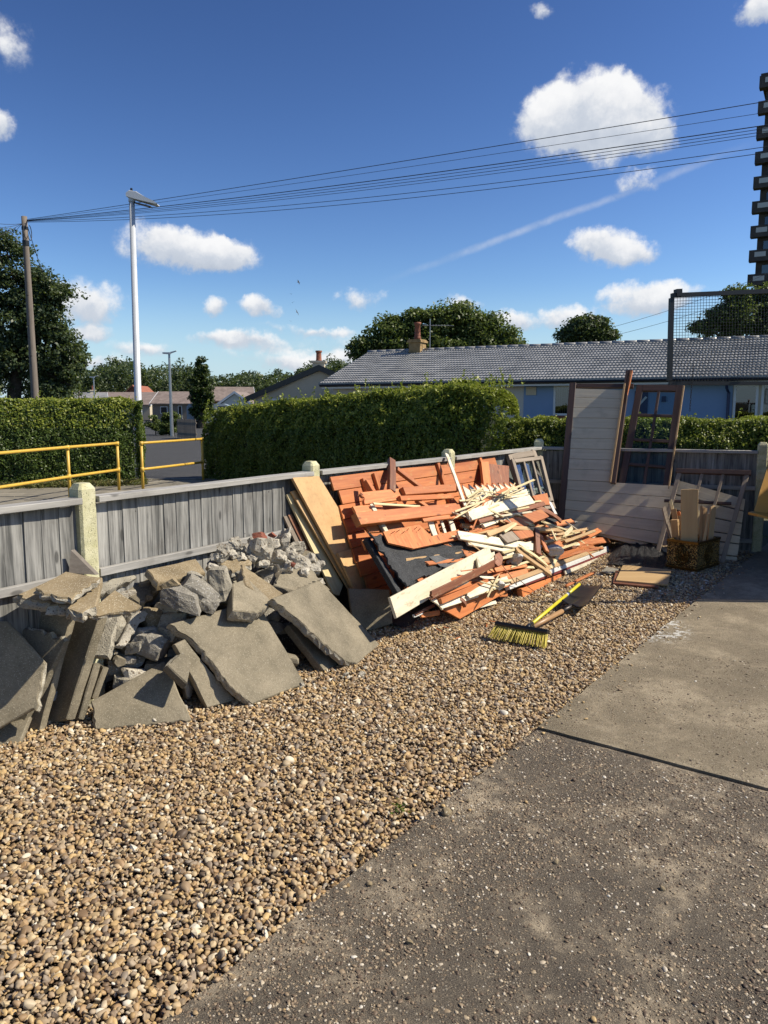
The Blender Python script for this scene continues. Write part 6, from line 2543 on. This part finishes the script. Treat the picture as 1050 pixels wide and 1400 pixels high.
# ------------------------------------------------------------------ broom and shovel
def broom():
    h0, h1 = gr(678, 855, .085), gr(749, 867, .085)
    ax = (h1 - h0)
    L = ax.length
    M = frame(h0, ax, Vector((0, .35, 1)))
    th = thing('yard_broom', h0, 'yellow-bristled yard broom with yellow handle lying on gravel', 'broom')
    mb = MB()
    c = .009
    pr = [(-.022, -.0), (.028, 0), (.032, .012), (.024, .03), (-.016, .03), (-.026, .012)]
    mb.prism([(0, y, z) for y, z in pr][::-1], (L, 0, 0))
    mb.obj('head', 'black_plastic', th, M)
    q = random.Random(6)
    mb = MB()
    for i in range(34):
        for j in range(4):
            x = (i + .5 + q.uniform(-.3, .3)) * L / 34
            y = -.018 + j * .011
            sp = (x / L - .5) * .05 + q.uniform(-.006, .006)
            root = (x, y, .002)
            tip = (x + sp, y - .045 - q.uniform(0, .02), -.088 - q.uniform(-.008, .008))
            mb.tube([root, ((root[0] + tip[0]) / 2, (root[1] + tip[1]) / 2 - .004, (root[2] + tip[2]) / 2), tip], [.0032, .0034, .0022], 4)
    o = mb.obj('bristles', 'broom_bristle', th, M)
    props(o, kind='stuff')
    a, b = gr(722, 857, .10), gr(792, 799, .05)
    mb = MB()
    mb.tube([a, a.lerp(b, .72)], .0125, 12)
    mb.obj('handle', 'broom_yellow', th, smooth=True)
    mb = MB()
    mb.tube([a.lerp(b, .72), a.lerp(b, 1)], .0135, 12)
    g_ = mb.obj('grip', 'broom_yellow', th, smooth=True)
    mb = MB()
    mb.tube([a.lerp(b, .70), a.lerp(b, .735)], .0145, 12)
    mb.obj('collar', 'white_upvc', th, smooth=True)
    mb = MB()
    mb.tube([a - (b - a) * .02 - Z * .02, a, a.lerp(b, .06)], [.022, .018, .016], 10)
    mb.obj('socket', 'black_plastic', th, smooth=True)


broom()


def shovel():
    base = gr(777, 832, .03)
    tip = gr(810, 800, .012)
    ax = (tip - base)
    M = frame(base, ax, (0, 0, 1))
    th = thing('shovel', base, 'dark square-mouth shovel with wooden shaft under the broom', 'shovel')
    Mi = M.inverted()
    # blade outline fixed by its own size: a square-mouth shovel
    c = [Mi @ gr(x, y, .02) for x, y in ((766, 829), (790, 801), (825, 801), (800, 840))]
    n, m = 14, 12
    vs, fs = [], []
    for i in range(n + 1):
        for j in range(m + 1):
            u, v = i / n, j / m
            p = c[0].lerp(c[3], v).lerp(c[1].lerp(c[2], v), u)
            dish = .03 * (abs(v - .5) * 2) ** 2.5 + .02 * (1 - u) ** 3
            rib = .012 * max(0, 1 - abs(v - .5) * 9) * max(0, 1 - u * 2)
            vs.append((p.x, p.y, .004 + dish + rib))
    for i in range(n):
        for j in range(m):
            a = i * (m + 1) + j
            fs.append((a, a + 1, a + m + 2, a + m + 1))
    bl_ = mesh_obj('blade', vs, fs, 'steel_dark', th, M, smooth=True)
    md = bl_.modifiers.new('thick', 'SOLIDIFY')
    md.thickness = .003
    a, b = gr(781, 829, .045), gr(736, 853, .045)
    d = (b - a)
    mb = MB()
    mb.tube([gr(792, 822, .03), a, a + d * .30], [.012, .02, .019], 12)
    mb.obj('socket', 'steel_dark', th, smooth=True)
    F = frame(a + d * .26, d, (0, 0, 1))
    mb = MB()
    mb.tube([(0, 0, 0), (d.length * .95, 0, 0)], .018, 12)
    mb.obj('shaft', 'spade_handle', th, F, smooth=True)
    F2 = frame(a + d * 1.2, d, (0, 0, 1))
    mb = MB()
    mb.tube([(-.02, 0, 0), (.04, 0, 0)], .021, 12)
    mb.tube([(.04, -.055, 0), (.04, .055, 0)], .014, 10)
    mb.obj('grip', 'black_plastic', th, F2, smooth=True)


shovel()


# ------------------------------------------------------------------ caged tipper truck by the gate
def truck():
    f = Vector((.57, .82, 0)).normalized()
    r = Vector((f.y, -f.x, 0))
    R0 = Vector((3.66, 7.02, 0))
    M = frame(R0, f, (0, 0, 1))            # x forward, y to its left, so the bed spans y from -1.95 to 0
    th = thing('tipper_truck', R0, 'caged tipper truck with its mesh tail door swung open over the drive', 'truck', None, M=M)

    def part(nm, mat, boxes, parent=None):
        mb = MB()
        for a, b in boxes:
            mb.box(a, b)
        return mb.obj(nm, mat, parent or th, M)
    part('bed', 'black_metal', [((0, -1.95, .78), (3.3, 0, .86))])
    part('side_board', 'truck_white', [((.0, -.04, .862), (3.3, -.002, 1.30))])
    part('shade_skirt', 'truck_white', [((.0, -1.948, .22), (5.2, -1.91, .775))])  # unseen panel added to stop sun passing under the bed
    part('shade_bumper', 'black_metal', [((5.3, -1.9, .2), (5.36, -.05, .6))])  # unseen, added low to block sun under the front
    part('shadow_post', 'black_metal', [((-.05, -1.99, .8), (-.005, -1.95, 4.1))])  # unseen post added to cast a thin shadow streak on the drive
    part('side_board', 'truck_white', [((.0, -1.948, .862), (3.3, -1.91, 3.12))])  # unseen sun-side board, raised high to shade the end of the drive
    part('headboard', 'truck_white', [((3.25, -1.909, .862), (3.298, -.042, 2.15))])
    cf = []
    for y in (-.045,):
        for x in (0, 1.6, 3.22):
            cf.append(((x, y, 1.302), (x + .04, y + .04, 2.55)))
        cf.append(((0.0, y, 2.552), (3.26, y + .04, 2.59)))
    cf.append(((0.0, -1.904, 2.552), (.04, -.047, 2.59)))
    part('cage_frame', 'black_metal', cf)
    mb = MB()
    for y in (-.025,):
        for k in range(66):
            x = .04 + k * .05
            mb.tube([(x, y, 1.30), (x, y, 2.56)], .0018, 3, False)
        for k in range(25):
            mb.tube([(.03, y, 1.33 + k * .05), (3.24, y, 1.33 + k * .05)], .0018, 3, False)
    props(mb.obj('cage_mesh', 'black_metal', th, M), kind='stuff')
    part('chassis', 'black_metal', [((.2, -1.4, .55), (5.2, -1.25, .775)), ((.2, -.7, .55), (5.2, -.55, .775))])
    mb = MB()
    prof = [(3.5, .5), (5.3, .5), (5.35, 1.2), (4.95, 2.1), (4.7, 2.2), (3.5, 2.2)]
    mb.prism([(x, -1.9, z) for x, z in prof], (0, 1.85, 0))
    cab = mb.obj('cab', 'truck_white', th, M)
    part('side_window', 'interior', [((3.9, -.048, 1.35), (4.8, -.04, 1.95))], cab)
    for x in (.9, 4.4):
        for y in (-1.9, -.28):
            mb = MB()
            mb.tube([(x, y, .36), (x, y + .24, .36)], .36, 22)
            w = mb.obj('wheel', 'tyre_rubber', th, M)
            mb = MB()
            mb.tube([(x, y - .006, .36), (x, y + .246, .36)], .19, 16)
            mb.obj('rim', 'galv', w, M)
    for y in (-1.85, -.25):
        part('tail_light', 'red_paint', [((-.03, y, .66), (.0, y + .16, .76))])
    # load of bagged green waste that fills the bed
    mb = MB()
    V, Fc = ico(3)
    for i, (x, y, s) in enumerate(((.7, -1.0, .8), (1.7, -1.0, .85), (2.6, -1.0, .75))):
        vs = []
        for p in V:
            q = Vector(p) + Vector(p) * .25 * pnoise(Vector(p) * 2.2 + Vector((i * 7, 0, 0)))
            vs.append((x + q.x * s * .6, y + q.y * .75, 1.1 + q.z * .26))
        ob = mesh_obj('waste_bag', vs, Fc, 'tarp', None, M, True)
        props(ob, 'bulging black waste bag inside the truck cage', 'bag', 'bags in the truck')
    # yellow tail flap, hanging out over the drive
    fl = [at(1056, 628, 6.95), at(1049, 640, 6.95), at(1040, 668, 6.90), at(1031, 698, 6.84), at(1036, 702, 6.84), at(1062, 700, 6.9)]
    mb = MB()
    mb.prism(fl, Vector((.03, .05, 0)))
    mb.obj('tail_flap', 'truck_yellow', th)
    lip = [at(1023, 700, 6.80), at(1036, 703, 6.72), at(1064, 710, 6.72), at(1064, 704, 6.95), at(1040, 697, 6.95)]
    mb = MB()
    mb.prism(lip, Vector((0, 0, -.022)))
    mb.obj('flap_lip', 'truck_yellow', th)
    # the mesh door
    tl, tr = at(918, 404, 6.85), at(1076, 397, 6.98)
    bl_, br = at(915, 524, 6.85), at(1076, 524, 6.98)
    n = (tr - tl).cross(bl_ - tl).normalized()
    if n.y > 0:
        n = -n
    mb = MB()
    s = .03

    def bar(a, b, w=s):
        d = (b - a).normalized()
        F = frame(a, d, n)
        loc = [(0, -w / 2, -.02), (0, w / 2, -.02), (0, w / 2, .02), (0, -w / 2, .02)]
        mb.prism([F @ Vector(p) for p in loc], d * (b - a).length)
    bar(tl, tr, .036)
    bar(bl_, br, .032)
    bar(tl.lerp(bl_, .03), tl.lerp(bl_, .97), .032)
    bar(tr.lerp(br, .03), tr.lerp(br, .97), .042)
    dr = mb.obj('mesh_door', 'black_metal', th)
    mb = MB()
    cols, rws = 40, 31
    for k in range(1, cols):
        u = k / cols
        mb.tube([tl.lerp(tr, u), bl_.lerp(br, u)], .0018, 4, False)
    for k in range(1, rws):
        u = k / rws
        mb.tube([tl.lerp(bl_, u) - n * .003, tr.lerp(br, u) - n * .003], .0018, 4, False)
    props(mb.obj('wire_mesh', 'black_metal', dr), kind='stuff')
    mb = MB()
    p = tl.lerp(tr, .05)
    F = frame(p + Z * .02, tr - tl, n)
    mb.box((-.02, -.03, -.03), (.03, .03, .03))
    vv = [F @ Vector(q) for q in mb.v]
    mesh_obj('latch', vv, mb.f, 'black_metal', dr)
    # chain
    top, end = at(948, 497, 6.83), at(943, 562, 6.83)
    d = (end - top)
    m_ = 18
    mb = MB()
    for k in range(m_):
        c = top + d * ((k + .5) / m_)
        h = d.length / m_ * .66
        w = .006
        ax = Vector((1, 0, 0)) if k % 2 else Vector((0, 1, 0))
        pts = [c + ax * w * math.cos(a) + Z * h * math.sin(a) for a in np.linspace(0, 2 * math.pi, 11)]
        mb.tube(pts, .0018, 4, False)
    mb.obj('chain', 'black_metal', dr)


truck()


CRB = random.Random(41)
for i in range(34):                    # crumbs that fell off the slabs
    s_ = CRB.uniform(-2.0, -.1)
    t_ = .42 + min(.5, max(0, s_ + 1.7) * .6) + abs(CRB.gauss(0, .09))
    q = CRB.uniform(.006, .018)
    c = PO[2] + fd * s_ + fn * t_ + Z * q * .3
    chunk('concrete_crumb', c, (q * 1.3, q, q * .8), CRB.choice(['slab_core', 'mortar']), CRB, 'tiny concrete crumb on the gravel in front of the slabs', 'crumb', 'concrete crumbs on the gravel', sub=2)
for i in range(22):                    # chips on the gravel in front of the timber
    px, py = CRB.uniform(590, 790), CRB.uniform(6, 34)
    y = 846 - max(0, px - 640) * .42 + py * .8
    a = CRB.uniform(0, 3.14)
    c = gr(px, y, .006)
    L = CRB.uniform(.02, .07)
    mt, wd = CRB.choice([('shed_orange', 'orange'), ('pale_split', 'pale'), ('shed_cream', 'cream')])
    plank('wood_chip', c, c + Vector((math.cos(a) * L, math.sin(a) * L, .006)), CRB.uniform(.006, .014), .004, mt, Z, None, 'tiny %s wood chip on the gravel before the timber heap' % wd, 'wood chip', wd + ' wood chips on the gravel', (.006, .01))


def weeds():
    R = np.random.RandomState(2)
    for i, (px, py, lb) in enumerate(((549, 1110, 'tiny green weed at the gravel edge of the drive'), (1046, 735, 'small pale weed by the gate post foot'))):
        c = np.array(gr(px, py, .0))
        n = 26
        P = c + np.stack([R.normal(0, .018, n), R.normal(0, .018, n), R.uniform(.0, .035, n)], 1)
        o = leaf_mesh('weed', P - c, np.tile(np.array([0, 0, 1.]), (n, 1)), .022, 'privet', None, Matrix.Translation(Vector(c)), .45, i + 3)
        props(o, lb, 'weed')


weeds()
